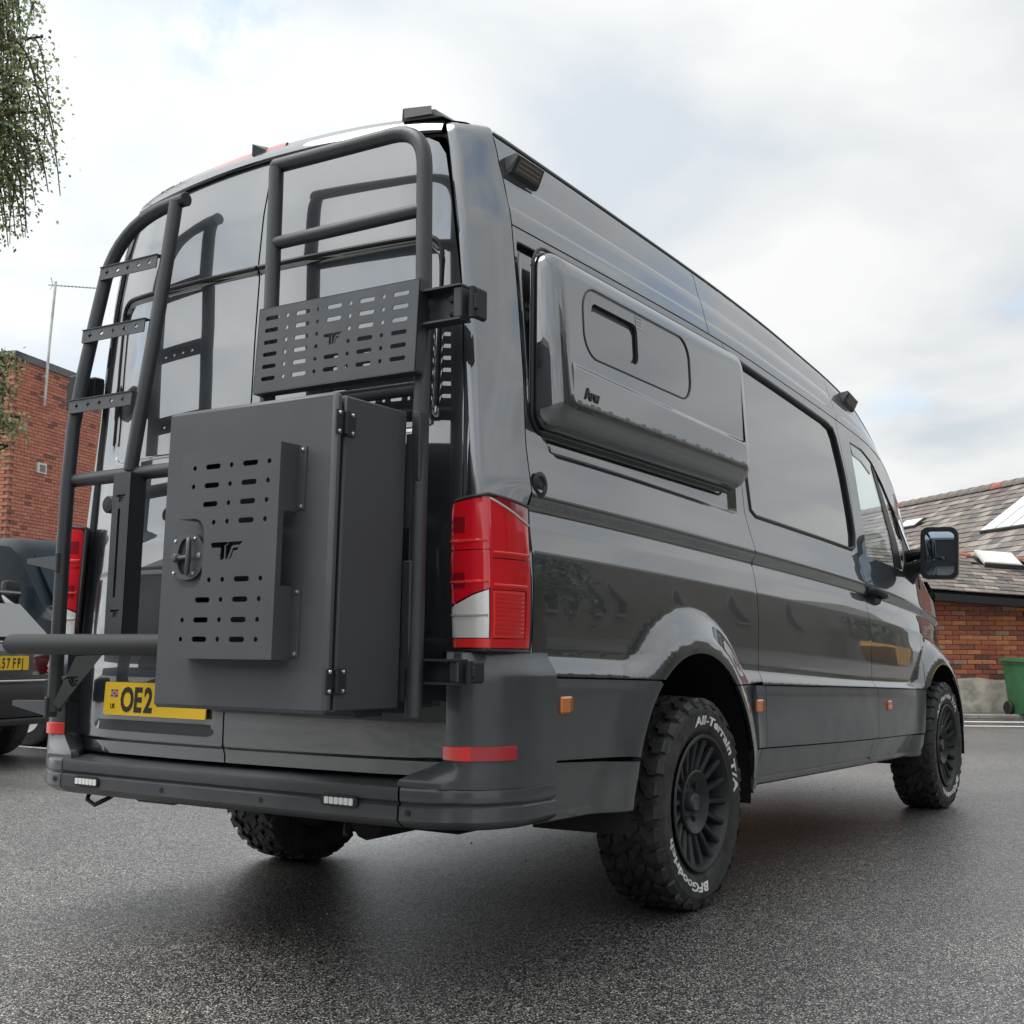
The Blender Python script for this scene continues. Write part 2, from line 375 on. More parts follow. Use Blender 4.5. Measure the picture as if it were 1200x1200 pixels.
def text_mesh(s, size, bold=0.0, ext=.001, sxy=(1, 1), shear=0.0, space=1.0):
    cu = bpy.data.curves.new('text', 'FONT'); cu.body = s; cu.size = size; cu.offset = bold; cu.extrude = ext; cu.resolution_u = 3; cu.shear = shear; cu.space_character = space
    o = bpy.data.objects.new('text', cu); C.objects.link(o); dg = bpy.context.evaluated_depsgraph_get(); dg.update()
    me = o.evaluated_get(dg).to_mesh(); vs = [(v.co.x*sxy[0], v.co.y*sxy[1], v.co.z) for v in me.vertices]; fs = [tuple(p.vertices) for p in me.polygons]
    o.evaluated_get(dg).to_mesh_clear(); bpy.data.objects.remove(o); bpy.data.curves.remove(cu)
    return vs, fs
TF = [[(0, .93), (.07, 1), (.60, 1), (.60, .82), (.50, .82), (.50, .10), (.44, 0), (.36, 0), (.36, .20), (.33, .26), (.36, .34), (.36, .66), (.30, .70), (.06, .70)],
      [(.64, 1), (1.12, 1), (1.02, .80), (.80, .80), (.74, .72), (.60, 0), (.54, .06), (.54, .78)],
      [(.80, .66), (.98, .66), (.93, .50), (.82, .50), (.72, .06), (.66, 0)]]
def tf_logo(x, y, w, h): return [[(x+px*w/1.12, y+py*h) for px, py in lp] for lp in TF]
# ================================================================== SETTING: ground
g = MB(); g.add([(-400, -400, 0), (400, -400, 0), (400, 400, 0), (-400, 400, 0)], [(0, 1, 2, 3)])
def asphalt():
    m = bpy.data.materials.new('damp_asphalt'); m.use_nodes = True; t = m.node_tree; p = t.nodes['Principled BSDF']; I = p.inputs
    T = t.nodes.new; K = t.links.new
    co = T('ShaderNodeTexCoord').outputs['Object']
    def math_(op, a_, b_=None, c_=None):
        n = T('ShaderNodeMath'); n.operation = op
        for i, s_ in enumerate((a_, b_, c_)):
            if s_ is None: continue
            if isinstance(s_, (int, float)): n.inputs[i].default_value = s_
            else: K(s_, n.inputs[i])
        return n.outputs[0]
    def rng_(s_, a0, a1, b0, b1):
        n = T('ShaderNodeMapRange'); K(s_, n.inputs[0])
        for i, v_ in enumerate((a0, a1, b0, b1)): n.inputs[i+1].default_value = v_
        return n.outputs[0]
    def grains(scale):                                 # rounded stones set in bitumen
        v = T('ShaderNodeTexVoronoi'); v.inputs['Scale'].default_value = scale; K(co, v.inputs['Vector'])
        s_ = T('ShaderNodeSeparateColor'); K(v.outputs['Color'], s_.inputs[0])
        return v.outputs['Distance'], s_.outputs[0], s_.outputs[1], rng_(v.outputs['Distance'], .30, .52, 1, 0)
    d1, r1_, g1_, m1 = grains(158); d2, r2_, g2_, m2 = grains(70)
    f = T('ShaderNodeTexNoise'); f.inputs['Scale'].default_value = 300; f.inputs['Detail'].default_value = 3; K(co, f.inputs['Vector'])
    b = T('ShaderNodeTexNoise'); b.inputs['Scale'].default_value = .55; b.inputs['Detail'].default_value = 6; b.inputs['Distortion'].default_value = .6; K(co, b.inputs['Vector'])
    st = T('ShaderNodeTexNoise'); st.inputs['Scale'].default_value = 2.3; st.inputs['Detail'].default_value = 7; st.inputs['Roughness'].default_value = .62; K(co, st.inputs['Vector'])
    r = T('ShaderNodeValToRGB'); K(r1_, r.inputs[0]); e = r.color_ramp.elements
    e[0].color = (.080, .076, .070, 1); e[1].position = 1.0; e[1].color = (.66, .625, .56, 1); q = e.new(.45); q.color = (.19, .181, .166, 1); q = e.new(.80); q.color = (.39, .371, .336, 1)
    rb = T('ShaderNodeMix'); rb.data_type = 'RGBA'; K(m1, rb.inputs[0]); rb.inputs[6].default_value = (.012, .012, .012, 1); K(r.outputs[0], rb.inputs[7])
    tone = math_('MULTIPLY', rng_(b.outputs[0], .35, .65, .80, 1.32), rng_(st.outputs[0], .33, .60, .80, 1.08))
    tone = math_('MULTIPLY', tone, math_('MULTIPLY_ADD', r2_, .9, .55))
    sc_ = T('ShaderNodeVectorMath'); sc_.operation = 'SCALE'; K(rb.outputs[2], sc_.inputs[0]); K(tone, sc_.inputs['Scale']); K(sc_.outputs[0], I['Base Color'])
    K(rng_(b.outputs[0], .35, .65, .34, .48), I['Roughness'])
    h = math_('ADD', math_('MULTIPLY', m1, .8), math_('MULTIPLY_ADD', f.outputs[0], .5, math_('MULTIPLY', m2, .45)))
    bu = T('ShaderNodeBump'); bu.inputs['Strength'].default_value = .55; bu.inputs['Distance'].default_value = .0030; K(h, bu.inputs['Height']); K(bu.outputs[0], I['Normal'])
    bw = T('ShaderNodeBump'); bw.inputs['Strength'].default_value = .40; bw.inputs['Distance'].default_value = .0026; K(h, bw.inputs['Height']); K(bw.outputs[0], I['Coat Normal'])
    wet = math_('MULTIPLY', math_('MULTIPLY_ADD', math_('MULTIPLY', m1, g1_), 1.3, .22), math_('MULTIPLY_ADD', g2_, 1.1, .62))
    K(math_('MINIMUM', wet, 1.0), I['Coat Weight'])
    I['Specular IOR Level'].default_value = .5; I['IOR'].default_value = 1.5
    I['Coat Roughness'].default_value = .34; I['Coat IOR'].default_value = 3.0
    return m
props(g.obj('ground', asphalt(), smooth=0), kind='structure')
gr = MB()                                              # loose grit lying on the tarmac
for i in range(420):
    gx, gy = rng.uniform(-4, 5), rng.uniform(-1.6, 9)
    r_ = float(np.exp(rng.normal(-5.35, .38))); k = len(gr.v); vs_ = [(gx+r_*c*rng.uniform(.6, 1.2), gy+r_*s_*rng.uniform(.6, 1.2), zz) for c, s_, zz in ((1, 0, 0), (0, 1, 0), (-1, 0, 0), (0, -1, 0))]+[(gx+r_*.1, gy, r_*.8)]
    gr.add(vs_, [(0, 1, 4), (1, 2, 4), (2, 3, 4), (3, 0, 4)])
props(gr.obj('loose_grit', mat('pale_grit', (.20, .19, .17), .8, var=(3, .5)), smooth=0), 'scattered pale grit lying on the damp tarmac', 'grit', kind='stuff')
ROADW = mat('road_paint', (.66, .66, .64), .6, var=(14, .75), bump=(200, .3, .002))

# ================================================================== VAN
van = thing('camper_van', 'dark grey high-roof camper van with chunky off-road tyres and a side bed pod', 'van', (0, 3, 0))
# side surface: features (nominal height -> height along y) measured on the vehicle
def kn(*p): a = np.array(p); return pchip(a[:, 0], a[:, 1])
TK = np.array([.412, .59, .845, .915, 1.375, 1.55, 2.24, 2.565, 2.64])
ZK = [kn((-.3, .418), (.2, .413), (1.3, .40), (2, .388), (3.4, .366), (4.6, .35), (6, .34)),
      kn((-.3, .60), (.2, .596), (1.3, .556), (2, .533), (3.4, .492), (4.6, .467), (6, .44)),
      kn((-.3, .855), (.2, .846), (1.3, .817), (2, .792), (3.4, .755), (4.6, .721), (6, .69)),
      kn((-.3, .925), (.2, .915), (1.3, .885), (2, .855), (3.4, .793), (4.6, .76), (6, .73)),
      kn((-.3, 1.385), (.2, 1.38), (1.7, 1.344), (3.64, 1.272), (5.16, 1.157), (6, 1.07)),
      kn((-.3, 1.555), (.45, 1.55), (1.77, 1.513), (3.54, 1.438), (4.4, 1.395), (5.1, 1.30), (5.5, 1.245), (6, 1.13)),
      kn((-.3, 2.245), (.2, 2.245), (1.4, 2.24), (1.9, 2.23), (2.6, 2.192), (3.4, 2.140), (4.15, 2.07), (4.5, 1.98), (4.85, 1.79), (5.12, 1.54), (5.3, 1.36), (5.55, 1.26), (6, 1.14)),
      kn((-.3, 2.575), (.2, 2.57), (1.45, 2.535), (2, 2.513), (2.57, 2.478), (3.1, 2.43), (3.45, 2.395), (3.8, 2.345), (4.1, 2.275), (4.5, 2.15), (4.85, 1.92), (5.12, 1.62), (5.3, 1.40), (5.55, 1.28), (6, 1.15)),
      kn((-.3, 2.64), (.2, 2.64), (1.45, 2.607), (2, 2.585), (2.57, 2.55), (3.1, 2.50), (3.45, 2.455), (3.8, 2.395), (4.1, 2.315), (4.5, 2.175), (4.85, 1.94), (5.12, 1.635), (5.3, 1.41), (5.55, 1.29), (6, 1.16))]
_px = np.array([(.30, .90), (.395, .95), (.43, .967), (.58, .986), (.60, .992), (.845, 1.008), (.862, 1.006), (.905, .990), (.93, .987), (1.0, .990), (1.12, .992), (1.21, .987), (1.29, .976), (1.336, .964), (1.346, .964),
                (1.376, .986), (1.395, .985), (1.47, .972), (1.54, .962), (1.56, .960), (1.75, .951), (2.0, .929), (2.22, .905), (2.25, .902), (2.30, .893), (2.306, .889), (2.37, .876), (2.405, .866), (2.41, .862), (2.50, .842), (2.545, .830), (2.553, .822), (2.561, .822), (2.566, .826), (2.60, .785), (2.622, .70), (2.64, .56)])
_tt = np.arange(.30, 2.641, .001); _xx = np.interp(_tt, _px[:, 0], _px[:, 1])
_k = np.exp(-.5*(np.arange(-12, 13)/3.2)**2); _k /= _k.sum(); _xx = np.convolve(np.pad(_xx, 12, 'edge'), _k, 'valid')
WF = kn((-1, 1), (3.2, 1), (4.0, .996), (4.6, .984), (5.1, .95), (5.5, .885), (5.8, .76), (5.95, .56), (6.02, .30))
ARCH = ((1.335, .40, .52, .70), (4.965, .365, .50, .66))
def zt(y, t):
    K = np.array([f(y) for f in ZK]); y = np.asarray(y, float); t = np.asarray(t, float)
    i = np.clip(np.searchsorted(TK, t)-1, 0, len(TK)-2); j = np.arange(len(t))
    return K[i, j]+(t-TK[i])/(TK[i+1]-TK[i])*(K[i+1, j]-K[i, j])
def ty(y, z):
    K = np.array([float(f(y)) for f in ZK])
    if z <= K[0]: return TK[0]+(z-K[0])
    if z >= K[-1]: return TK[-1]
    return float(np.interp(z, K, TK))
def flare(x, y, z):
    for cy, cz, r0, r1 in ARCH:
        d = np.hypot(y-cy, z-cz); w = sstep((r1-d)/(r1-r0-.045)); up = sstep((z-cz+.35)/.5)
        tgt = 1.036-.012*sstep((d-r0)/.10)
        x = x+np.maximum(0, tgt*float(WF(min(cy, 4.6)))/.99-x)*w*up*.97
    return x
def Xs(y, t, z):
    x = np.interp(t, _tt, _xx)
    hi = sstep((t-1.55)/.6)*sstep((y-3.7)/1.4)
    return x*WF(y)*(1-.065*hi)
POD = (.275, 1.888, 1.525, 2.195)
def side_map(y, t):
    y = np.asarray(y, float); t = np.asarray(t, float); z = zt(y, t); x = Xs(y, t, z)
    d = np.minimum.reduce([y-POD[0], POD[1]-y, t-POD[2], POD[3]-t, ((y-POD[0])+(t-POD[2])-.14)*.7])
    x = x-.020*sstep(d/.022)
    x = flare(x, y, z)
    return np.stack([x, y, z], -1)
def clad_map(y, t):
    y = np.asarray(y, float); t = np.asarray(t, float); z = zt(y, t)
    x = (1.022-.006*sstep((t-.80)/.05)-.004*sstep((.62-t)/.05))*np.maximum(WF(y), .9)
    return np.stack([flare(x, y, z), y, z], -1)
def sill_map(y, t):
    y = np.asarray(y, float); t = np.asarray(t, float); z = zt(y, t)
    x = np.interp(t, [.38, .405, .418, .436, .442, .58, .60], [.945, .966, .980, .978, .966, .998, 1.0])*np.maximum(WF(y), .9)
    return np.stack([flare(x, y, z), y, z], -1)
ROWS = np.unique(np.round(np.concatenate([np.arange(.40, .85, .03), np.arange(.845, .94, .010), np.arange(.94, 1.32, .026), np.arange(1.32, 1.41, .006), np.arange(1.41, 1.55, .02), np.arange(1.515, 1.56, .006),
                               np.arange(1.53, 1.57, .008), np.arange(1.57, 2.14, .03), np.arange(2.145, 2.17, .01), np.arange(2.17, 2.225, .006), np.arange(2.225, 2.26, .004), np.arange(2.26, 2.54, .018),
                               np.arange(2.296, 2.315, .004), np.arange(2.40, 2.416, .004), np.arange(2.54, 2.575, .004), np.arange(2.58, 2.64, .008)]), 4))
SR = np.arange(.385, .61, .012)
def arc(ci, a0, a1, n=26):
    cy, cz, r, _ = ARCH[ci]; return [(cy+r*math.cos(R_(a0+(a1-a0)*i/n)), cz+r*math.sin(R_(a0+(a1-a0)*i/n))) for i in range(n+1)]
def zf(k, y): return float(ZK[k](y))
def edge(k, y0, y1, dz=0, n=14): return [(y0+(y1-y0)*i/n, zf(k, y0+(y1-y0)*i/n)+dz) for i in range(n+1)]
def ang(ci, z, sgn):   # angle on the arch circle at height z
    cy, cz, r, _ = ARCH[ci]; return math.degrees(math.asin(max(-1, min(1, (z-cz)/r)))) if sgn > 0 else 180-math.degrees(math.asin(max(-1, min(1, (z-cz)/r))))
gp = .0026
def sp(name, outl, m=PAINT, fmap=side_map, rows=ROWS, side=1, holes=(), th=.014, sa=.028, label=None):
    return panel(name, [outl]+list(holes), fmap, m, van, sa=sa, rows=rows, th=th, side=side, tr=lambda y, z: (y, ty(y, z)), label=label)
seamA = [(2.036, .38), (2.036, 1.335), (1.975, 1.51), (1.945, 1.75), (1.905, 2.19), (1.885, 2.24)]     # quarter / slider joint (z rising)
seamB = [(3.60, .36), (3.625, .775), (3.60, 1.22), (3.52, 1.43), (3.47, 1.80), (3.375, 2.10), (3.36, 2.145)]   # slider / cab door
def sh(s, d): return [(y+d, z) for y, z in s]
def upto(s, z0, z1):
    ys = [p[0] for p in s]; zs = [p[1] for p in s]
    return [(float(np.interp(z0, zs, ys)), z0)]+[p for p in s if z0 < p[1] < z1]+[(float(np.interp(z1, zs, ys)), z1)]
a_in = lambda ci, k, y: zf(k, y)
for sd_ in (1, -1):
    # quarter panel: from the tail lamp to the slider joint, around the rear arch
    c0 = ARCH[0]; zc = .825; aR = ang(0, zc, -1); aF = ang(0, .80, 1)
    s_up = upto(sh(seamA, -gp), .80+.004, zf(6, 1.885)-gp)
    o = [(.253, .920), (.345, zf(2, .345)+gp)]+[(y, zf(2, y)+gp) for y in (.6, .8)]+[(c0[0]+c0[2]*math.cos(R_(aR)), zc+gp)]+arc(0, aR, aF)[1:]+[(1.90, zf(2, 1.9)+gp)]
    o += s_up+[(y, zf(6, y)-gp) for y in (1.6, 1.2, .8, .5)]+[(.253, zf(6, .25)-gp)]
    sp('quarter_panel', o, side=sd_)
    # arch lip running down ahead of the wheel
    a0 = ang(0, .43, 1)
    o = arc(0, a0, ang(0, .795, 1), 12)+[(1.93, zf(2, 1.93)-gp), (1.93, .43)]
    sp('arch_lip', o, side=sd_, rows=np.arange(.4, .85, .02))
    # slider panel with long window
    win = [(1.985, 2.165), (1.955, 1.95), (1.985, 1.78), (2.035, 1.525), (2.09, 1.500), (2.958, 1.470), (3.42, 1.455), (3.475, 1.475), (3.485, 1.54), (3.42, 1.835), (3.34, 2.04), (3.30, 2.085), (3.20, 2.105), (2.55, 2.155), (2.05, 2.185)]
    win = [(y, z) for y, z in win]
    lo = upto(sh(seamA, gp), zf(2, 2.04)+gp, zf(6, 1.9)-gp); hi = upto(sh(seamB, -gp), zf(2, 3.62)+gp, zf(6, 3.37)-gp)
    o = edge(2, 2.04, 3.62, gp)[:-1]+hi+edge(6, 3.36, 1.89, -gp)[1:-1]+lo[::-1]
    sp('sliding_door_panel', o, side=sd_, holes=[win])
    # upper roof-side panels
    for ya, yb in ((.253, 1.752-gp), (1.752+gp, 3.40-gp), (3.40+gp, 5.05)):
        sp('roof_side_panel', edge(6, ya, yb, gp)+edge(7, yb, ya, -.008), side=sd_)
    # cab door and front wing
    c1 = ARCH[1]
    wl = [(3.575, 2.055), (3.80, 2.045), (4.0, 2.0), (4.22, 1.90), (4.5, 1.74), (4.72, 1.56), (4.85, 1.40), (4.83, 1.315), (4.4, 1.405), (4.1, 1.425), (3.68, 1.445)]
    lo = upto(sh(seamB, gp), zf(2, 3.63)+gp, zf(6, 3.37)-gp)
    o = edge(2, 3.63, 4.54, gp)[:-1]+[(4.54, zf(2, 4.54)+gp), (4.62, .86), (4.66, 1.0), (4.80, 1.20), (4.97, 1.30), (5.02, 1.45)]+[(y, zf(6, y)-gp) for y in (4.98, 4.85, 4.7, 4.5, 4.3, 4.0, 3.7, 3.5)]+lo[::-1]
    sp('cab_door', o, side=sd_, holes=[wl[::-1]])
    fa = ang(1, zf(2, 4.54), -1)
    o = [(4.545, zf(2, 4.545)+gp), (4.625, .86), (4.665, 1.0), (4.805, 1.20), (4.976, 1.30), (5.03, 1.44), (5.2, zf(6, 5.2)-.02), (5.4, zf(6, 5.4)-.02), (5.7, 1.19), (5.93, 1.10), (5.95, .8), (5.93, .45), (5.50, .42), (c1[0]+c1[2]*math.cos(R_(8)), c1[1]+c1[2]*math.sin(R_(8)))]
    o += arc(1, 10, ang(1, .74, -1))[0:]
    sp('front_wing', o, side=sd_)
    # wrapped cladding and sills
    o = [(.338, zf(1, .338)+.004), (.80, zf(1, .8)+.004)]+arc(0, ang(0, .575, -1), ang(0, .812, -1), 10)+[(1.0, zf(2, 1.0)-gp), (.7, zf(2, .7)-gp), (.338, zf(2, .338)-gp)]
    sp('wrapped_cladding', o, CLAD, clad_map, np.arange(.58, .86, .012), sd_, th=.02)
    o = [(1.935, zf(1, 1.935)+.004), (2.036-gp, zf(1, 2.03)+.004), (2.036-gp, zf(2, 2.03)-gp), (1.935, zf(2, 1.935)-gp)]
    sp('wrapped_cladding', o, CLAD, clad_map, np.arange(.58, .86, .012), sd_, th=.02)
    o = edge(1, 2.036+gp, 3.61-gp, .004)+edge(2, 3.623-gp, 2.036+gp, -gp)
    sp('wrapped_cladding', o, CLAD, clad_map, np.arange(.58, .86, .012), sd_, th=.02)
    o = edge(1, 3.61+gp, 4.49, .004)+edge(2, 4.55, 3.623+gp, -gp)
    sp('wrapped_cladding', o, CLAD, clad_map, np.arange(.58, .86, .012), sd_, th=.02)
    o = [(.30, .413), (.82, .405)]+arc(0, ang(0, .43, -1), ang(0, .562, -1), 6)+[(.338, zf(1, .338)-.004), (.30, zf(1, .3)-.004)]
    sp('sill_panel', o, SILLM, sill_map, SR, sd_, th=.03)
    for ya, yb in ((1.87, 2.033), (2.039, 3.597), (3.603, 4.47)):
        sp('sill_panel', edge(0, ya, yb, -.012)+edge(1, yb, ya, -.004), SILLM, sill_map, SR, sd_, th=.03)
    # windows
    wm = lambda y, t: side_map(y, t)-np.array([.013, 0, 0])
    def shrink(lp, d):
        A = np.array(lp); c = A.mean(0); return [tuple(c+(p-c)*(1-d/np.linalg.norm(p-c))) for p in A]
    sg = sp('side_window', shrink(win, .006), GLASS_D, wm, np.arange(1.40, 2.24, .03), sd_, th=.004)
    sm = MB(); pts = [side_map(np.array([y]), np.array([ty(y, z)]))[0]-np.array([.006, 0, 0]) for y, z in resample(shrink(win, .008), .05)]
    sm.tube([(p[0]*sd_, p[1], p[2]) for p in pts], .0125, 8, closed=True); sm.obj('window_seal', SEAL, sg)
    cg = sp('cab_window', shrink(wl, .004)[::-1], GLASS, lambda y, t: side_map(y, t)-np.array([.012, 0, 0]), np.arange(1.3, 2.24, .03), sd_, th=.003)
    # black divider bar, wind deflector and mirror triangle on the cab glass
    cm = lambda y, t: side_map(y, t)-np.array([.006, 0, 0])
    for nm, o_, mm in (('window_divider', [(3.99, 2.0), (4.05, 1.99), (4.27, 1.76), (4.38, 1.56), (4.42, 1.42), (4.25, 1.42), (4.22, 1.60), (4.13, 1.78)], SEAL),
                       ('mirror_triangle', [(4.42, 1.405), (4.50, 1.48), (4.56, 1.60), (4.52, 1.72), (4.72, 1.57), (4.85, 1.42), (4.83, 1.32)], SEAL),
                       ('wind_deflector', [(3.60, 2.045), (3.80, 2.035), (3.99, 1.99), (3.95, 1.925), (3.78, 1.975), (3.635, 1.99)], None)):
        if mm is None: mm = mat('smoked_acrylic', (.16, .17, .175), .08, coat=1, coat_ior=1.8)
        sp(nm, o_ if sum(o_[i][0]*o_[(i+1) % len(o_)][1]-o_[(i+1) % len(o_)][0]*o_[i][1] for i in range(len(o_))) > 0 else o_[::-1], mm, cm, np.arange(1.3, 2.24, .03), sd_, th=.006)
    # wheel-arch liners
    for ci in (0, 1):
        cy, cz, r, _ = ARCH[ci]; w = MB(); rows = []
        for i in range(25):
            a = R_(-8+196*i/24); rows.append([(sd_*x, cy+(r+q)*math.cos(a), cz+(r+q)*math.sin(a)) for x, q in ((1.02, .006), (.98, .02), (.70, .03), (.66, .03), (.66, -.45))])
        w.grid(rows); w.obj('wheel_arch_liner', DARK, van)

# roof skin: from the drip rail to the centre line, both sides; black drip rail below
def roof_row(y):
    ts = np.concatenate([[2.560], np.linspace(2.566, 2.64, 12)]); yy = np.full(len(ts), y); z = zt(yy, ts); x = Xs(yy, ts, z)*float(np.interp(y, [.10, .26], [.93, 1]))
    yo = float(np.interp(y, [.16, .45], [1, 0]))
    def yb(xx): return y+yo*(.055*(xx/.85)**2+.034*max(0, (abs(xx)-.55)/.30)**2)
    r = [(x[i], yb(x[i]), z[i]) for i in range(len(ts))]; xe, ze = x[-1], z[-1]
    r += [(xe*q, yb(xe*q), ze+.022*(1-q*q)*(1 if y < 4.2 else .4)) for q in (.75, .5, .25, 0)]
    return r+[(-a, b, c) for a, b, c in r[-2::-1]]
ys_ = [.160, .175, .20, .23, .26]+list(np.arange(.4, 4.06, .12))+[4.12]
rf = MB(); rf.grid([roof_row(y) for y in ys_], flip=False); rf.obj('roof', PAINT, van, smooth=60)
for s in (1, -1):
    dr = MB(); pth = []
    for y in np.arange(.26, 5.0, .08):
        t_ = np.array([2.556]); p = side_map(np.array([y]), t_)[0]; pth.append((s*(p[0]+.001), y, p[2]))
    dr.tube(pth, .0065, 6); dr.obj('drip_rail', SEAL, van)
# nose: windscreen, bonnet and front (beyond what the picture shows, kept simple)
ns = MB(); rows = []
for y in np.linspace(4.1, 5.32, 12):
    p = side_map(np.array([y]), np.array([2.58]))[0]; rows.append([(p[0]*q, y+.10*(1-q*q)*1.2, p[2]+.01*(1-q*q)) for q in np.linspace(1, -1, 13)])
ns.grid(rows); ns.obj('windscreen', GLASS, van, smooth=60)
bn = MB(); rows = []
for y, z, w in ((5.30, 1.395, .86), (5.5, 1.315, .86), (5.7, 1.23, .80), (5.85, 1.15, .71), (5.95, 1.05, .56), (6.0, .85, .52), (6.01, .6, .52), (5.98, .42, .52)):
    rows.append([(w*q, y+.04*(1-q*q), z+.02*(1-abs(q)**3)) for q in np.linspace(1, -1, 13)])
bn.grid(rows); bn.obj('bonnet', PAINT, van, smooth=60)
# inner shell: keeps light out of the body and backs the shut lines
def shell_row(y, ts, inn):
    yy = np.full(len(ts), y); z = zt(yy, np.array(ts)); x = Xs(yy, np.array(ts), z)-inn; return [(a, y, c) for a, c in zip(x, z)]
sm = MB(); TS = list(np.arange(.98, 2.56, .12))+[2.57, 2.60]
rows = []
for y in [.275, .34]+list(np.arange(.6, 3.55, .25))+[3.56]:
    r = shell_row(y, TS, .035); r = [(.66, y, .50), (.66, y, r[0][2])]+r; r = r+[(-a, b, c) for a, b, c in r[::-1]]; rows.append(r)
sm.grid(rows); n_ = len(rows[0])
sm.add(rows[0], [tuple(range(n_))]); sm.add(rows[-1], [tuple(range(n_-1, -1, -1))]); sm.add([rows[0][0], rows[0][-1], rows[-1][-1], rows[-1][0]], [(0, 1, 2, 3)])
for s in (1, -1):                                     # closed side boxes between and behind the wheels
    for ya, yb in ((.36, .79), (1.90, 4.44)): sm.box((s*.80, (ya+yb)/2, .72), (.30, yb-ya, .54))
sm.box((0, 4.9, .75), (1.2, 2.0, .5)); sm.box((0, 5.2, .95), (1.3, 1.2, .3))
sm.obj('inner_shell', DARK, van, smooth=0)
# cab interior seen through the glass
TRIM = mat('cab_trim', (.03, .03, .032), .7); SEATM = mat('seat_fabric', (.035, .036, .04), .9)
cb_ = MB(); cb_.box((0, 4.95, 1.12), (1.7, .5, .25), ch=.05); cb_.box((0, 4.2, .72), (1.8, 1.4, .08)); cb_.obj('dashboard', TRIM, van)
for x in (.48, -.48):
    st_ = MB(); st_.box((x, 4.05, 1.02), (.50, .5, .16), ch=.05); st_.box((x, 3.76, 1.36), (.48, .13, .66), Matrix.Rotation(R_(-10), 3, 'X'), ch=.05); st_.box((x, 3.69, 1.78), (.27, .10, .17), ch=.04); st_.obj('cab_seat', SEATM, van)
wh_ = MB(); wh_.tube([(.45+.19*math.cos(a), 4.62+.09*math.sin(a), 1.30+.17*math.sin(a)) for a in np.linspace(0, 2*math.pi, 24, endpoint=False)], .015, 8, closed=True); wh_.tube([(.45, 4.62, 1.30), (.45, 4.85, 1.15)], .03, 8); wh_.obj('steering_wheel', TRIM, van)

# ---------------- rear: doors, pillars, header
YC = np.array([(.40, -.016), (.60, -.013), (.72, -.012), (1.0, -.002), (1.37, .024), (1.74, .043), (1.95, .050), (2.20, .064), (2.40, .083), (2.46, .095), (2.60, .122), (2.70, .15)])
_zt = np.arange(.3, 2.75, .002); _yc = np.interp(_zt, YC[:, 0], YC[:, 1]); _kk = np.exp(-.5*(np.arange(-30, 31)/7.0)**2); _kk /= _kk.sum(); _yc = np.convolve(np.pad(_yc, 30, 'edge'), _kk, 'valid')
def sdr(x, z, x0, x1, z0, z1, r):
    qx = np.abs(x-(x0+x1)/2)-(x1-x0)/2+r; qz = np.abs(z-(z0+z1)/2)-(z1-z0)/2+r
    return np.hypot(np.maximum(qx, 0), np.maximum(qz, 0))+np.minimum(np.maximum(qx, qz), 0)-r
def door_y(x, z):
    x = np.asarray(x, float); z = np.asarray(z, float); ax = np.abs(x)
    y = np.interp(z, _zt, _yc)+.055*(ax/.85)**2+.034*np.maximum(0, (ax-.55)/.30)**2
    d = sdr(ax, z, -.20, .735, 1.585, 2.195, .07); y = y+.010*sstep((-d+.004)/.016)
    d = sdr(ax, z, -.20, .76, .86, 1.19, .06); y = y+.004*sstep((-d+.006)/.03)*sstep((z-.5)/.05)
    y = y-.010*sstep((1.33-z)/.05)*sstep((.80-ax)/.1)
    y = y+.012*sstep((.612-z)/.012)
    return y
def door_map(x, z): return np.stack([np.asarray(x, float), door_y(x, z), np.asarray(z, float)], -1)
def door_map_l(x, z):                                  # left leaf: sunk bay for the number plate
    p = door_map(x, z); p[..., 1] += .003*sstep((-sdr(np.asarray(x, float), np.asarray(z, float), .040, .685, .638, .822, .03)+.004)/.045); return p
_xd = np.array([(.50, .832), (.9, .838), (1.38, .838), (1.7, .828), (2.0, .812), (2.11, .797), (2.39, .750), (2.50, .724), (2.57, .700)])
def xd(z): return float(np.interp(z, _xd[:, 0], _xd[:, 1]))
def ztop(x): return 2.598-.050*(x/.70)**2
DR = np.unique(np.round(np.concatenate([np.arange(.56, 2.6, .03), np.arange(.595, .62, .004), np.arange(.635, .665, .005), np.arange(.795, .825, .005), np.arange(1.17, 1.2, .006), np.arange(1.27, 1.34, .01), np.arange(1.575, 1.61, .005), np.arange(2.17, 2.21, .005), np.arange(2.40, 2.52, .01)]), 4))
for s in (1, -1):
    o = [(.0035, .560), (.80, .560), (.832, .60)]+[(xd(z)-.007, z) for z in np.arange(.7, 2.46, .08)]+[(xd(2.48)-.010, 2.48), (xd(2.53)-.025, 2.525), (.65, ztop(.65)-.008)]+[(x, ztop(x)-.004) for x in (.6, .5, .4, .3, .2, .1)]+[(.0035, ztop(0)-.004)]
    rd = panel('rear_door', [o], door_map if s > 0 else door_map_l, PAINT, van, sa=.02, rows=DR, th=.02, side=s)
    sl_ = MB(); pth = [(x, 2.205) for x in np.linspace(.006, .67, 18)]+[(.735-.065+.065*math.sin(a), 2.205-.065+.065*math.cos(a)) for a in np.linspace(.2, 1.57, 7)]+[(.735, z) for z in np.linspace(2.10, 1.66, 10)]
    sl_.tube([(s*x, float(door_y(x, z))-.001, z) for x, z in pth], [.009]*22+[.0075]*(len(pth)-32)+[.005]*10, 8); sl_.obj('door_panel_seal', SEAL, rd)
    # black weather strip in the shut line
    ws = MB(); pth = [(xd(z)+.001, z) for z in np.arange(.58, 2.5, .06)]+[(.725, 2.535), (.69, 2.556)]+[(x, ztop(x)+.003) for x in np.arange(.66, -.01, -.06)]
    ws.tube([(s*x, float(door_y(min(x, .8), z))+.012, z) for x, z in pth], .009, 6); ws.obj('door_weatherstrip', SEAL, van)
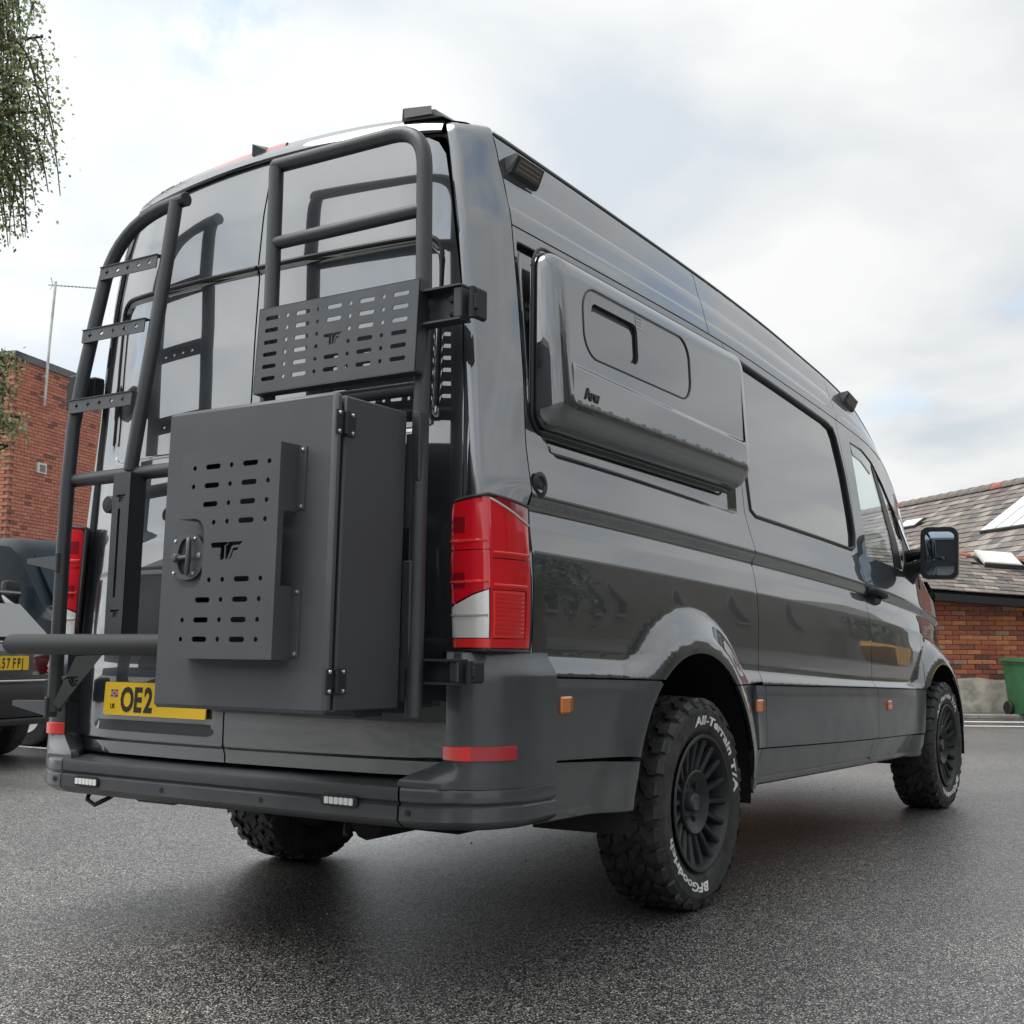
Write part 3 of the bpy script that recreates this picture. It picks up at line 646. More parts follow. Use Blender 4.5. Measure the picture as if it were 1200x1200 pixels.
# pillars
def pil_row(z, top=False):
    x0 = xd(z)+.004; y0 = float(door_y(xd(z), z))-.002
    xc = float(np.interp(z, [.9, 1.39, 1.7, 2.0, 2.24, 2.46, 2.56, 2.6], [.890, .888, .862, .837, .810, .768, .742, .72])); yc = y0-.002
    t = ty(.25, z); xs = float(side_map(np.array([.249]), np.array([t]))[0, 0])
    if z > 2.53: xs = min(xs, .85)
    P = [(x0, y0+.02), (x0, y0), (x0+.008, y0-.006)]
    a = Vector((x0+.012, y0-.007)); b = Vector((xc, yc)); c = Vector((xs, .247))
    u = (a-b).normalized(); v = (c-b).normalized(); r = .022
    P += [tuple(a+(b+u*r-a)*q) for q in (.3, .65)]
    for j in range(6):
        k = j/5; q = (b+u*r)*(1-k)**2+b*2*k*(1-k)+(b+v*r)*k*k; P.append(tuple(q))
    st = b+v*r
    m = (st+c)/2+Vector((.006, -.002))
    for k in (.2, .4, .6, .8, 1.0):
        q = st*(1-k)**2+m*2*k*(1-k)+c*k*k; P.append(tuple(q))
    return [(p[0], p[1], z) for p in P]
for s in (1, -1):
    pl = MB(); rows = [pil_row(z) for z in list(np.arange(.90, 2.54, .05))+[2.548]]
    # close the top over to the roof
    for k_, (dz, inn) in enumerate(((.030, .012), (.048, .035), (.058, .07))):
        rows.append([(p[0]-inn*min(1, .3+i/9), p[1]+inn*.5, 2.548+dz) for i, p in enumerate(rows[33])])
    rows = [[(s*x, y, z) for x, y, z in r] for r in rows]
    pl.grid(rows, flip=(s > 0)); pl.obj('rear_pillar', PAINT, van, smooth=50)
hd = MB(); rows = []
for x in np.linspace(-.705, .705, 41):
    zt_ = ztop(x)+.006; y = float(door_y(x, zt_)); zr = 2.661-.036*(x/.715)**2-.020*(abs(x)/.715)**5
    rows.append([(x, y+.02, zt_), (x, y-.012, zt_), (x, y-.018, zt_+.006), (x, y-.010, zt_+.5*(zr-zt_)), (x, y+.006, zr-.006), (x, y+.028, zr-.002), (x, y+.07, zr-.014)])
hd.grid(rows, flip=False); hd.obj('roof_rear_edge', PAINT, van, smooth=50)
# ---------------- rear bumper
def bump_path(n=10):
    P = [(0, -.070), (.25, -.069), (.50, -.066), (.738, -.060)]
    Q = [(.744, -.0598), (.78, -.058), (.82, -.052), (.855, -.040), (.882, -.022), (.902, -.003)]
    A = Vector((.900, -.001)); B = Vector((.9825, -.001)); D = Vector((1.0245, .165))
    for i in range(2, n+1):
        k = i/n; q = A*(1-k)**2+B*2*k*(1-k)+D*k*k; Q.append(tuple(q))
    Q += [(1.0265, .24), (1.0265, .333)]
    return P, Q
def sweep(path, prof, s=1):
    rows = []
    P = [Vector((p[0], p[1])) for p in path]
    for i, p in enumerate(P):
        d = (P[min(i+1, len(P)-1)]-P[max(i-1, 0)]).normalized(); nrm = Vector((d.y, -d.x))
        rows.append([(s*(p.x+nrm.x*o), p.y+nrm.y*o, z) for o, z in prof])
    return rows
CP, QP = bump_path()
prof_c = [(-.16, .548), (-.10, .546), (-.012, .538), (-.003, .534), (0, .526), (-.001, .498), (-.006, .494), (-.010, .490), (-.004, .486), (.001, .482), (.003, .445), (-.004, .436), (-.03, .420), (-.14, .414)]
b_ = MB(); b_.grid(sweep([(-x, y) for x, y in CP[::-1]][:-1]+CP, prof_c)); bm_ = b_.obj('rear_bumper', PLASTIC, van, smooth=40)
lw = lambda p: [(o, z+.006) for o, z in p]
def tower(z):
    k = 1-float(sstep((z-.545)/.075)); xi = .846-.125*k; yi = .012-.060*k
    t = float(sstep((z-.845)/.07))
    P = [(.848, .12), (xi, yi+.03), (xi+.004, yi), (.872, .004-.040*k), (.900, .000-.006*k)]
    A = Vector((.900, .000-.006*k)); B = Vector((.982, .000)); D = Vector((1.024, .165))
    for i in range(1, 9):
        q_ = i/8; q = A*(1-q_)**2+B*2*q_*(1-q_)+D*q_*q_; P.append(tuple(q))
    P += [(1.026, .24), (1.026, .333)]
    return [(p[0]-(.034*t if i > 2 else 0)*min(1, (i-2)/5), p[1]+.022*t*(1 if 2 < i < 9 else 0), z) for i, p in enumerate(P)]
for s in (1, -1):
    sx_ = s if s > 0 else -.978
    b_ = MB(); b_.grid([[(x if s > 0 or x > -.76 else -.744+(x+.744)*.92, y, z) for x, y, z in r] for r in sweep(QP, [(o-.001, z) for o, z in prof_c[2:]], s)], flip=(s < 0))
    rows = [tower(z) for z in (.535, .545, .555, .57, .59, .61, .63, .66, .70, .75, .80, .835, .845, .855, .87, .89, .905, .915)]
    for z_, i_ in ((.918, .01), (.918, .05)): rows.append([(p[0]-i_, p[1]+i_*.6, z_) for p in rows[17]])
    rows = [[(sx_*x, y, z) for x, y, z in r] for r in rows]
    b_.grid(rows, flip=(s > 0)); bc = b_.obj('bumper_corner', CLAD if s else PLASTIC, van, smooth=40)
    # reflector: bright on the rear face, darker where it turns the corner
    def refl(i0, i1, m, nm):
        w = MB(); rows = []
        T1, T0 = tower(.652), tower(.613)
        for (za, off) in ((.612, .000), (.614, .007), (.651, .007), (.653, .000)):
            T = tower(.632); r = []
            for j in range(i0, i1+1):
                a = Vector(T[max(j-1, 0)][:2]); c = Vector(T[min(j+1, len(T)-1)][:2]); d = (c-a).normalized(); r.append((sx_*(T[j][0]+d.y*off), T[j][1]-d.x*off, za))
            rows.append(r)
        w.grid(rows, flip=(s > 0)); w.obj(nm, m, bc, smooth=30)
    refl(2, 6, REDB, 'reflector'); refl(6, 11, REDR, 'reflector_end')
    # parking sensor and styling groove
    w = MB(); w.cyl((s*.775, -.062, .466), (s*.775, -.0635, .466), .0085, 16); w.obj('parking_sensor', BLACK, bc)
for x in (-.22, .22):
    w = MB(); w.cyl((x, -.070, .464), (x, -.0735, .464), .0085, 16); w.obj('parking_sensor', BLACK, bm_)
w = MB(); w.box((-.80, -.05, .48), (.004, .03, .12)); 
# LED strips on the bumper
for x0, x1, z in ((-.655, -.53, .468), (.459, .602, .484)):
    w = MB(); M = frame(((x0+x1)/2, -.0745 if x0 < 0 else -.072, z), (1, 0, 0), (0, 0, 1)); w.plate(rrect(-(x1-x0)/2, (x1-x0)/2, -.017, .017, .0168, 6), [], M, .008)
    led = w.obj('work_light', BLACK, bm_)
    for i in range(6):
        q = MB(); q.plate(rrect(-.008, .008, -.010, .010, .003, 2), [], M @ Matrix.Translation(((i-2.5)*.0185, 0, .002)) @ Matrix.Shear('XZ', 4, (0, 0)), .003); q.obj('led', mat('led_lens', (.80, .80, .78), .15, coat=1, bump=(800, .4, .001)), led)
# license plate recess on the left door and plate
w = MB(); M = frame((-.364, -.0135, .735), (1, 0, 0), (0, 0, 1)); 
outer = [(-.325, -.088), (.318, -.088), (.300, .080), (-.295, .092)]; inner = [(-.272, -.062), (.272, -.062), (.266, .062), (-.266, .066)]
vs = [M @ Vector((*p, .002)) for p in outer]+[M @ Vector((*p, -.006)) for p in inner]
PREC = PAINT

PM = frame((-.331, -.0225, .748), (1, -.034, .0), (0, .05, 1))
w = MB(); w.plate(rrect(-.26, .26, -.0555, .0555, .006, 3), [], PM, .004); plate = w.obj('number_plate', YELLOW, van, smooth=0)
def glyphs(s, size, M, m, nm, par, x0, y0, sxy=(1, 1), bold=0.0, shear=0, space=1.0, ext=.0006):
    v, f = text_mesh(s, size, bold, ext, sxy, shear, space); w = MB(); w.add([M @ Vector((a+x0, b+y0, c+ext)) for a, b, c in v], f); return w.obj(nm, m, par, smooth=0)
for ch, x in zip('OE2', (-.172, -.102, -.048)):
    glyphs(ch, .113, PM, BLACK, 'plate_character', plate, x, -.0405, (.76, 1), .0038)
w = MB()
for i, (a, b) in enumerate(((.0, .0),)): w.add([PM @ Vector(p) for p in ((-0.2245, .006, .001), (-0.1885, .006, .001), (-0.1885, .030, .001), (-0.2245, .030, .001))], [(0, 1, 2, 3)])
w.obj('plate_flag', BLUEP, plate, smooth=0)
w = MB()
for (x0, x1, y0, y1) in ((-0.2245, -0.1885, .0155, .0205), (-0.2090, -0.2040, .006, .030)): w.add([PM @ Vector(p) for p in ((x0, y0, .0018), (x1, y0, .0018), (x1, y1, .0018), (x0, y1, .0018))], [(0, 1, 2, 3)])
w.obj('flag_red_cross', REDP, plate, smooth=0)
w = MB()
for (x0, x1, y0, y1) in ((-0.2245, -0.1885, .0135, .0225), (-0.2110, -0.2020, .006, .030)): w.add([PM @ Vector(p) for p in ((x0, y0, .0014), (x1, y0, .0014), (x1, y1, .0014), (x0, y1, .0014))], [(0, 1, 2, 3)])
w.obj('flag_white_cross', PLATEW, plate, smooth=0)
glyphs('UK', .024, PM, BLACK, 'plate_country_code', plate, -0.2245, -.034, (.8, 1), .0003)
w = MB(); w.tube([(-.0, -.036, .612), (.0, -.036, .612)], .001, 4) if False else None

mat('led_strip', (.20, .18, .15), .3); mat('clear_shade', (.36, .35, .33), .2, coat=1)
# ---------------- tail lamps
LP = [(.838, .108), (.843, .064), (.853, .050), (.895, .040), (.935, .037), (.956, .043), (.968, .056), (.976, .080), (.985, .12), (.988, .16), (.988, .20), (.984, .243)]
LA = np.array(LP); LS = np.concatenate([[0], np.cumsum(np.hypot(*np.diff(LA, axis=0).T))]); LS_c = float(LS[6])
lx = pchip(LS, LA[:, 0]); ly = pchip(LS, LA[:, 1])
def lamp_map(off=0.0):
    def f(a, z):
        a = np.asarray(a, float); z = np.asarray(z, float); e = .002
        tx = lx(a+e)-lx(a-e); t_y = ly(a+e)-ly(a-e); n = np.maximum(1e-9, np.hypot(tx, t_y)); q = off+.006*np.sin(np.clip((z-.92)/.44, 0, 1)*math.pi)
        tp = .016*np.clip((z-1.0)/.36, 0, 1)
        return np.stack([lx(a)+q*t_y/n-tp, ly(a)-q*tx/n+tp*.5, z], -1)
    return f
S0, S1 = float(LS[1])+.004, float(LS[-1])-.002
for s in (1, -1):
    lo = [(S0, .924), (LS_c, .921), (S1, .919), (S1, 1.352), (LS_c, 1.372), (S0+.02, 1.362), (S0, 1.352)]
    lamp = panel('tail_lamp', [lo], lamp_map(.002), mat('lamp_housing', (.13, .004, .010), .12, coat=1), van, sa=.012, sb=.03, th=.03, side=s)
    c = LS_c
    segs = [('rear_lens_upper', [(S0+.010, 1.211), (c-.003, 1.211), (c-.003, 1.362), (S0+.024, 1.350), (S0+.010, 1.338)], REDL),
            ('rear_lens_middle', [(S0+.010, 1.052), (c-.003, 1.100), (c-.003, 1.208), (S0+.010, 1.208)], REDL),
            ('reversing_lens', [(S0+.010, .958), (c-.006, .958), (c-.006, 1.094), (S0+.010, 1.044)], CLEARL),
            ('lower_lens', [(S0+.010, .930), (c-.003, .930), (c-.003, .955), (S0+.010, .955)], REDB),
            ('side_lens_upper', [(c+.003, 1.188), (S1-.018, 1.188), (S1-.018, 1.290), (c+.003, 1.356)], REDL),
            ('side_lens_middle', [(c+.003, 1.096), (S1-.034, 1.096), (S1-.034, 1.184), (c+.003, 1.184)], REDL),
            ('side_lens_lower', [(c+.004, .958), (S1-.048, .958), (S1-.048, 1.093), (c+.004, 1.093)], REDB),
            ('side_lens_edge', [(c+.003, .930), (S1-.016, .930), (S1-.012, 1.182), (S1-.030, 1.182), (S1-.044, .956), (c+.003, .954)], REDL),
            ('side_lens_corner', [(c+.012, 1.360), (S1-.014, 1.296), (S1-.012, 1.344), (c+.03, 1.366)], REDD)]
    for nm, o, m in segs: panel(nm, [o], lamp_map(.007), m, lamp, sa=.01, sb=.02, th=.006, side=s)
    for zz in np.arange(.972, 1.085, .0125):
        w = MB(); w.tube([tuple(v*np.array([s, 1, 1])) for v in lamp_map(.0085)(np.linspace(c+.012, S1-.056, 5), np.full(5, zz))], .0030, 5); w.obj('lens_rib', REDL, lamp)
    for z_, a0_, a1_, m in ((1.022, S0+.012, c-.008, MATS['clear_shade']), (1.236, S0+.012, c-.006, REDB), (1.118, S0+.012, c-.006, REDB), (1.202, c+.006, S1-.02, REDB), (1.108, c+.006, S1-.036, REDB)):
        w = MB(); w.tube([tuple(v*np.array([s, 1, 1])) for v in lamp_map(.0070)(np.linspace(a0_, a1_, 6), np.full(6, z_))], .0045, 6); w.obj('lens_rib', m, lamp)
    for q0 in ((S0+.022, 1.262), (S0+.022, 1.10)):
        panel('bulb_reflector', [[(q0[0], q0[1]), (q0[0]+.045, q0[1]), (q0[0]+.045, q0[1]+.045), (q0[0], q0[1]+.045)]], lamp_map(.0085), REDD, lamp, th=.002, side=s)
    w = MB(); w.tube([tuple(v*np.array([s, 1, 1])) for v in lamp_map(.009)(np.linspace(c+.002, S1-.016, 10), np.linspace(1.360, 1.293, 10))], .0035, 6); w.obj('lens_ridge', CLEARL, lamp)
    w = MB(); w.tube([tuple(v*np.array([s, 1, 1])) for v in lamp_map(.006)(np.full(14, c), np.linspace(.93, 1.362, 14))], .004, 6); w.obj('lens_ridge', REDL, lamp)
    w = MB(); w.tube([tuple(v*np.array([s, 1, 1])) for v in lamp_map(.000)(np.concatenate([np.full(8, S0), np.linspace(S0, c, 6), np.linspace(c, S1, 8), np.full(8, S1), np.linspace(S1, S0, 12)]), np.concatenate([np.linspace(.925, 1.35, 8), np.linspace(1.355, 1.372, 6), np.linspace(1.372, 1.352, 8), np.linspace(1.352, .92, 8), np.linspace(.919, .924, 12)]))], .006, 6); w.obj('lamp_gasket', SEAL, lamp)

# ---------------- side details
for y, z in ((.39, .760), (1.955, .708)):
    t = ty(y, z); p = clad_map(np.array([y]), np.array([t]))[0]
    for s in (1, -1):
        w = MB(); w.box((s*(p[0]+.002), y, z), (.016, .068, .052), ch=.006); mk = w.obj('side_marker', AMBER, van)
        w = MB(); w.box((s*(p[0]+.006), y+.022, z), (.012, .016, .044), ch=.003); w.obj('marker_reflector', mat('dark_amber', (.28, .09, .015), .35, bump=(900, .6, .001)), mk)
p = clad_map(np.array([3.81]), np.array([ty(3.81, .65)]))[0]
for s in (1, -1):
    w = MB(); w.box((s*(p[0]+.002), 3.81, .652), (.016, .06, .052), ch=.006); w.obj('side_marker', AMBER, van)
w = MB(); w.lathe([(0, .0001), (.014, .034), (.020, .040), (.023, .040), (.026, .035), (.026, .026), (.021, .023), (.021, .013), (.025, .010), (.025, .0001)], 24, 'X', (.962, .300, 1.425))
w.lathe([(-.01, .046), (.004, .046), (.006, .043), (.006, .0001)], 24, 'X', (.966, .300, 1.425)); w.obj('hook_up_socket', SEAL, van)
# slim scene lights on the roof sides
def scene_light(y0, y1, t, s=1, tilt=0):
    a = side_map(np.array([y0]), np.array([t]))[0]; b = side_map(np.array([y1]), np.array([t]))[0]; c = (a+b)/2
    ux = Vector(b-a).normalized(); up = Vector((-.30, 0, .95)); M = frame(c, ux, up); L_ = np.linalg.norm(b-a)
    if s < 0: M = Matrix.Scale(-1, 4, (1, 0, 0)) @ M
    w = MB(); h = .033; q = [(-L_/2, -h), (L_/2, -h), (L_/2, h), (-L_/2, h)]
    back = [M @ Vector((x, y, -.03)) for x, y in q]; fr = [M @ Vector((x, y, z)) for x, y, z in ((-L_/2+.012, -h+.012, .012), (L_/2-.012, -h+.012, .012), (L_/2-.016, h*.6, .05), (-L_/2+.016, h*.6, .05))]; tp = [M @ Vector((x, y, z)) for x, y, z in ((L_/2-.016, h*.9, .045), (-L_/2+.016, h*.9, .045))]
    w.add(back+fr+tp, [(0, 1, 5, 4), (1, 2, 8, 6, 5), (3, 0, 4, 7, 9), (4, 5, 6, 7), (7, 6, 8, 9), (9, 8, 2, 3)])
    o = w.obj('scene_light', POWDER, van, smooth=0)
    w = MB(); cc = [Vector(v) for v in fr]; ce = sum(cc, Vector())/4; nn = (cc[1]-cc[0]).cross(cc[3]-cc[0]).normalized(); 
    if s < 0: nn = -nn
    w.add([ce+(v-ce)*.84+nn*.002 for v in cc], [(0, 1, 2, 3)])
    ln = w.obj('light_lens', mat('smoked_lens', (.085, .075, .065), .25, coat=1, bump=(300, .2, .002)), o, smooth=0)
    w = MB()
    for k in (.25, .5, .75):
        p0 = cc[0].lerp(cc[3], k); p1 = cc[1].lerp(cc[2], k); w.tube([p0.lerp(p1, .12)+nn*.003, p0.lerp(p1, .88)+nn*.003], .003, 5)
    w.obj('led_bar', mat('led_strip', (.20, .18, .15), .3), ln)
for s in (1, -1):
    scene_light(.285, .475, 2.455, s); scene_light(3.66, 3.86, 2.50, s)
# door handle
for s in (1, -1):
    w = MB(); M0 = side_map(np.array([3.74]), np.array([ty(3.74, 1.245)]))[0]
    w.tube([(s*(M0[0]+.0), 3.64, 1.262), (s*(M0[0]+.035), 3.67, 1.258), (s*(M0[0]+.042), 3.75, 1.248), (s*(M0[0]+.035), 3.84, 1.238), (s*(M0[0]-.0), 3.86, 1.235)], [.016, .018, .017, .018, .016], 10)
    w.obj('door_handle', BLACK, van)
    w = MB(); w.tube([(s*(M0[0]+.004), 3.70, 1.22), (s*(M0[0]+.004), 3.80, 1.21)], .024, 8); w.obj('handle_cup', SEAL, van)
# door mirror
for s in (1, -1):
    w = MB(); M = frame((s*1.135, 4.50, 1.515), (1, s*.12, -.03), (.0, .0, 1))
    fr = rrect(-.105, .105, -.152, .152, .045, 6); w.plate(rrect(-.104, .104, -.151, .151, .045, 6), [rrect(-.083, .083, -.130, .130, .035, 6)], M, .03)
    k = len(fr); rows = []
    for dz, sc in ((-.001, 1.0), (-.035, 1.02), (-.07, .96), (-.10, .80), (-.115, .45)): rows.append([M @ Vector((x*sc, y*sc, dz)) for x, y in fr]+[M @ Vector((fr[0][0]*sc, fr[0][1]*sc, dz))])
    w.add([M @ Vector((x*.45, y*.45, -.115)) for x, y in fr], [tuple(range(k))[::-1]])
    w.grid(rows, flip=True); mr_ = w.obj('door_mirror', mat('mirror_shell', (.014, .015, .016), .28), van, smooth=40)
    w = MB(); w.grid([[M @ Vector((x, y, -.008-(y*y)/2.6-(x*x)/3.0)) for x in np.linspace(-.084, .084, 7)] for y in np.linspace(-.131, .131, 13)]); w.obj('mirror_glass', mat('mirror', (.27, .32, .38), .01, 1.0), mr_, smooth=80)
    w = MB(); w.add([M @ Vector((x, y, -.006)) for x, y in ((-.080, -.078), (.080, -.072), (.080, -.066), (-.080, -.072))], [(0, 1, 2, 3)]); w.obj('mirror_divider', SEAL, mr_, smooth=0)
    w = MB(); w.tube([(s*.90, 4.62, 1.36), (s*.96, 4.60, 1.43), (s*1.06, 4.56, 1.47)], [.055, .045, .040], 10); w.tube([(s*.90, 4.62, 1.50), (s*.97, 4.60, 1.52), (s*1.06, 4.56, 1.52)], [.04, .035, .03], 10); w.obj('mirror_arm', SEAL, van)
# roof-rear camera / marker units and high brake light
for x0, x1 in ((-.10, .0), (.555, .705)):
    w = MB(); zc = 2.652-.03*((x0+x1)/1.43)**2
    yb = .145 if x0 < 0 else .16
    w.add([(x0, yb-.03, zc-.012), (x1, yb-.01, zc-.022), (x1, yb+.12, zc-.01), (x0, yb+.12, zc), (x0+.006, yb-.035, zc+.028), (x1-.03, yb-.012, zc+.008), (x1-.02, yb+.10, zc+.004), (x0+.006, yb+.10, zc+.028)],
          [(0, 4, 5, 1)[::-1], (1, 5, 6, 2)[::-1], (2, 6, 7, 3)[::-1], (3, 7, 4, 0)[::-1], (4, 7, 6, 5)[::-1], (0, 1, 2, 3)[::-1]])
    ro = w.obj('roof_marker_light', POWDER, van, smooth=0)
    if x0 > 0:
        w = MB(); w.add([(x0+.014, yb-.0365, zc-.006), (x0+.115, yb-.0245, zc-.010), (x0+.115, yb-.0265, zc+.016), (x0+.014, yb-.0385, zc+.026)], [(0, 1, 2, 3)]); w.obj('marker_lens', MATS['smoked_lens'], ro, smooth=0)
w = MB(); w.grid([[(x, .135+dy, 2.644+dz-.02*(x/.35)**2) for x in np.linspace(-.30, .05, 12)] for dy, dz in ((0, -.012), (-.012, .002), (-.004, .018), (.03, .022), (.06, .0))], flip=False); w.obj('high_brake_light', REDL, van, smooth=60)
# underbody: axle, springs, tow eyes, cables; low slabs added to block light underneath
w = MB(); w.cyl((-.7, 1.355, .39), (.7, 1.355, .39), .05, 12); w.sphere((0, 1.355, .39), .15); w.box((0, 3.0, .50), (.5, 3.4, .16)); w.box((.42, 1.35, .40), (.07, 1.3, .05)); w.box((-.42, 1.35, .40), (.07, 1.3, .05)); w.box((0, .25, .46), (1.5, .3, .10)); w.box((0, 2.7, .47), (1.30, 4.6, .07)); w.box((0, 2.95, .35), (.92, 2.7, .20), ch=.03); w.box((-.1, 1.25, .345), (.9, .9, .16), ch=.03); w.box((.35, 2.75, .40), (.5, 1.0, .14), ch=.03); w.box((-.45, 3.1, .39), (.4, 1.2, .16), ch=.03); w.cyl((.25, .4, .36), (.25, 2.3, .38), .07, 12); w.box((-.3, 2.4, .43), (.5, .9, .2), ch=.04)
w.cyl((-.8, 4.965, .385), (.8, 4.965, .385), .045, 10); w.obj('chassis', DARK, van)
w = MB(); w.tube([(.20, .02, .42), (.195, .0, .385), (.215, -.01, .375)], .006, 6); w.obj('bracket_stub', BLACK, van); w = MB(); w.tube([(.47, .05, .42), (.474, .03, .385), (.485, .02, .372)], .009, 6)
w.obj('tow_eye', BLACK, van); w = MB(); w.tube([(-.72, .05, .43), (-.71, .03, .39), (-.67, .03, .375), (-.63, .06, .40), (-.62, .1, .43)], .008, 8); w.obj('tow_eye', BLACK, van); w = MB(); w.tube([(-.60, .10, .43), (-.5, .08, .405), (-.35, .10, .402), (-.25, .14, .43)], .012, 6); w.obj('underbody_hose', BLACK, van)
for s in (1, -1):
    w = MB(); w.box((s*.90, 1.93, .44), (.20, .01, .16)); w.obj('mud_flap', BLACK, van)

# ---------------- window-bed pod
CUR = [.300, 1.855, 1.500, 2.150]
def pod_shape(d):
    return d
PW = rrect(.463, 1.274, 1.856, 2.094, .085, 8)
def podmap_rows():
    y0, y1, z0, z1 = .292, 1.850, 1.505, 2.150; rows = []
    # rounded-rectangle rings from the body out to the face; z sheared to follow the body's lines
    rings = [(0.0, .955, .0), (.004, .985, .0), (.012, 1.012, .0), (.024, 1.034, 0), (.042, 1.054, 0), (.066, 1.068, 0), (.095, 1.077, 0)]
    return rings
def zsh(y, z): return z-.012*(y-.3)
def ring(ins, x, n=8):
    y0, y1, z0, z1 = .292, 1.858, 1.600, 2.172; rr = max(.02, .065-ins*.35)
    pts = []
    for cy, cz, a0 in ((y1-ins-rr, z0+ins+rr, -90), (y1-ins-rr, z1-ins-rr, 0), (y0+ins+rr, z1-ins-rr, 90), (y0+ins+rr, z0+ins+rr, 180)):
        for i in range(n+1):
            a = R_(a0+90*i/n); pts.append((cy+rr*math.cos(a), cz+rr*math.sin(a)))
    return pts
def face_x(y, z):
    # upper facet leans back; below the crease the shell steps out and rolls under
    zc = 1.820-.018*(np.asarray(y, float)-.3); u = np.asarray(z, float)
    top = 1.046-(u-zc)*.050
    low = 1.056-.020*((1.72-u)/.16)*0
    k = sstep((zc-u)/.020)
    return top*(1-k)+(low-.016*sstep((1.70-u)/.09)**1.6)*k
def pod_side(ins):      # bulge profile from body to face: quarter ellipse
    D = .085; q = np.clip(ins/D, 0, 1); return np.maximum(0, 1-(1-q)**2.7)**(1/2.7)
w = MB(); rows = []
for ins in (0, .002, .005, .010, .017, .026, .038, .052, .068, .085):
    r = []
    for y, z in ring(ins, 0):
        xb = .945; xf = float(face_x(y, z)); r.append((xb+(xf-xb)*float(pod_side(ins)), y, zsh(y, z)))
    rows.append(r+[r[0]])
w.grid(rows, flip=True); 
pod = w.obj('bed_pod', PAINT, van, smooth=60)
fl = ring(.085, 0)
pm = lambda y, z: np.stack([face_x(y, z), y, z-.012*(np.asarray(y)-.3)], -1)
PR = np.unique(np.round(np.concatenate([np.arange(1.5, 2.2, .025), np.arange(1.77, 1.83, .004), np.arange(1.60, 1.74, .012)]), 4))
panel('pod_face', [fl, PW], pm, PAINT, pod, sa=.04, rows=PR, th=.004, st=.03)
panel('pod_window', [[(a, b) for a, b in rrect(.467, 1.270, 1.860, 2.090, .081, 8)], rrect(.525, .850, 1.905, 2.048, .03, 4)], lambda y, z: pm(y, z)-np.array([.002, 0, 0]), PODGLASS, pod, sa=.06, sb=.06, th=.01)
panel('sliding_pane', [rrect(.529, .822, 1.909, 2.024, .028, 4)], lambda y, z: pm(y, z)-np.array([.010, 0, 0]), PODGLASS, pod, sa=.08, sb=.08, th=.004)
panel('pane_track', [rrect(.517, .858, 1.898, 2.055, .03, 4)], lambda y, z: pm(y, z)-np.array([.016, 0, 0]), SEAL, pod, sa=.08, sb=.08, th=.004)
w = MB(); pp = [pm(np.array([y]), np.array([z]))[0] for y, z in resample(rrect(.465, 1.272, 1.858, 2.092, .083, 8), .04)]; w.tube([tuple(p+np.array([-.001, 0, 0])) for p in pp], .0042, 6, closed=True); w.obj('pod_window_seal', SEAL, pod)
w = MB(); q = [(.700, 2.038), (.752, 2.036), (.752, 2.072), (.700, 2.074)]; w.add([tuple(pm(np.array([y]), np.array([z]))[0]+np.array([-.0008, 0, 0])) for y, z in [(.840, 2.040), (.893, 2.040), (.893, 2.082), (.840, 2.082)]], [(0, 1, 2, 3)]); stk = w.obj('window_sticker', mat('sticker_grey', (.45, .46, .48), .5), pod, smooth=0)
w = MB()
for k_ in range(3):
    zz = 2.049+.012*k_; w.add([tuple(pm(np.array([y]), np.array([z]))[0]+np.array([-.0003, 0, 0])) for y, z in [(.847, zz), (.885, zz), (.885, zz+.005), (.847, zz+.005)]], [(0, 1, 2, 3)])
w.obj('sticker_print', mat('sticker_dark', (.2, .2, .22), .5), stk, smooth=0)
# maker's badge on the lower corner
v, f = text_mesh('Arw', .054, .0008, .002, (1, 1), .0, .92); w = MB(); w.add([(float(face_x(.445+a, 1.712+b))+c+.002, .445+a, zsh(.445+a, 1.712+b)) for a, b, c in v], f); w.obj('pod_badge', SEAL, pod, smooth=0)
# flange where the pod meets the body
w = MB(); pts = [(.962, y, zsh(y, z)) for y, z in ring(-.010, 0)]; w.tube(pts, .006, 6, closed=True); w.obj('pod_flange', SEAL, pod)

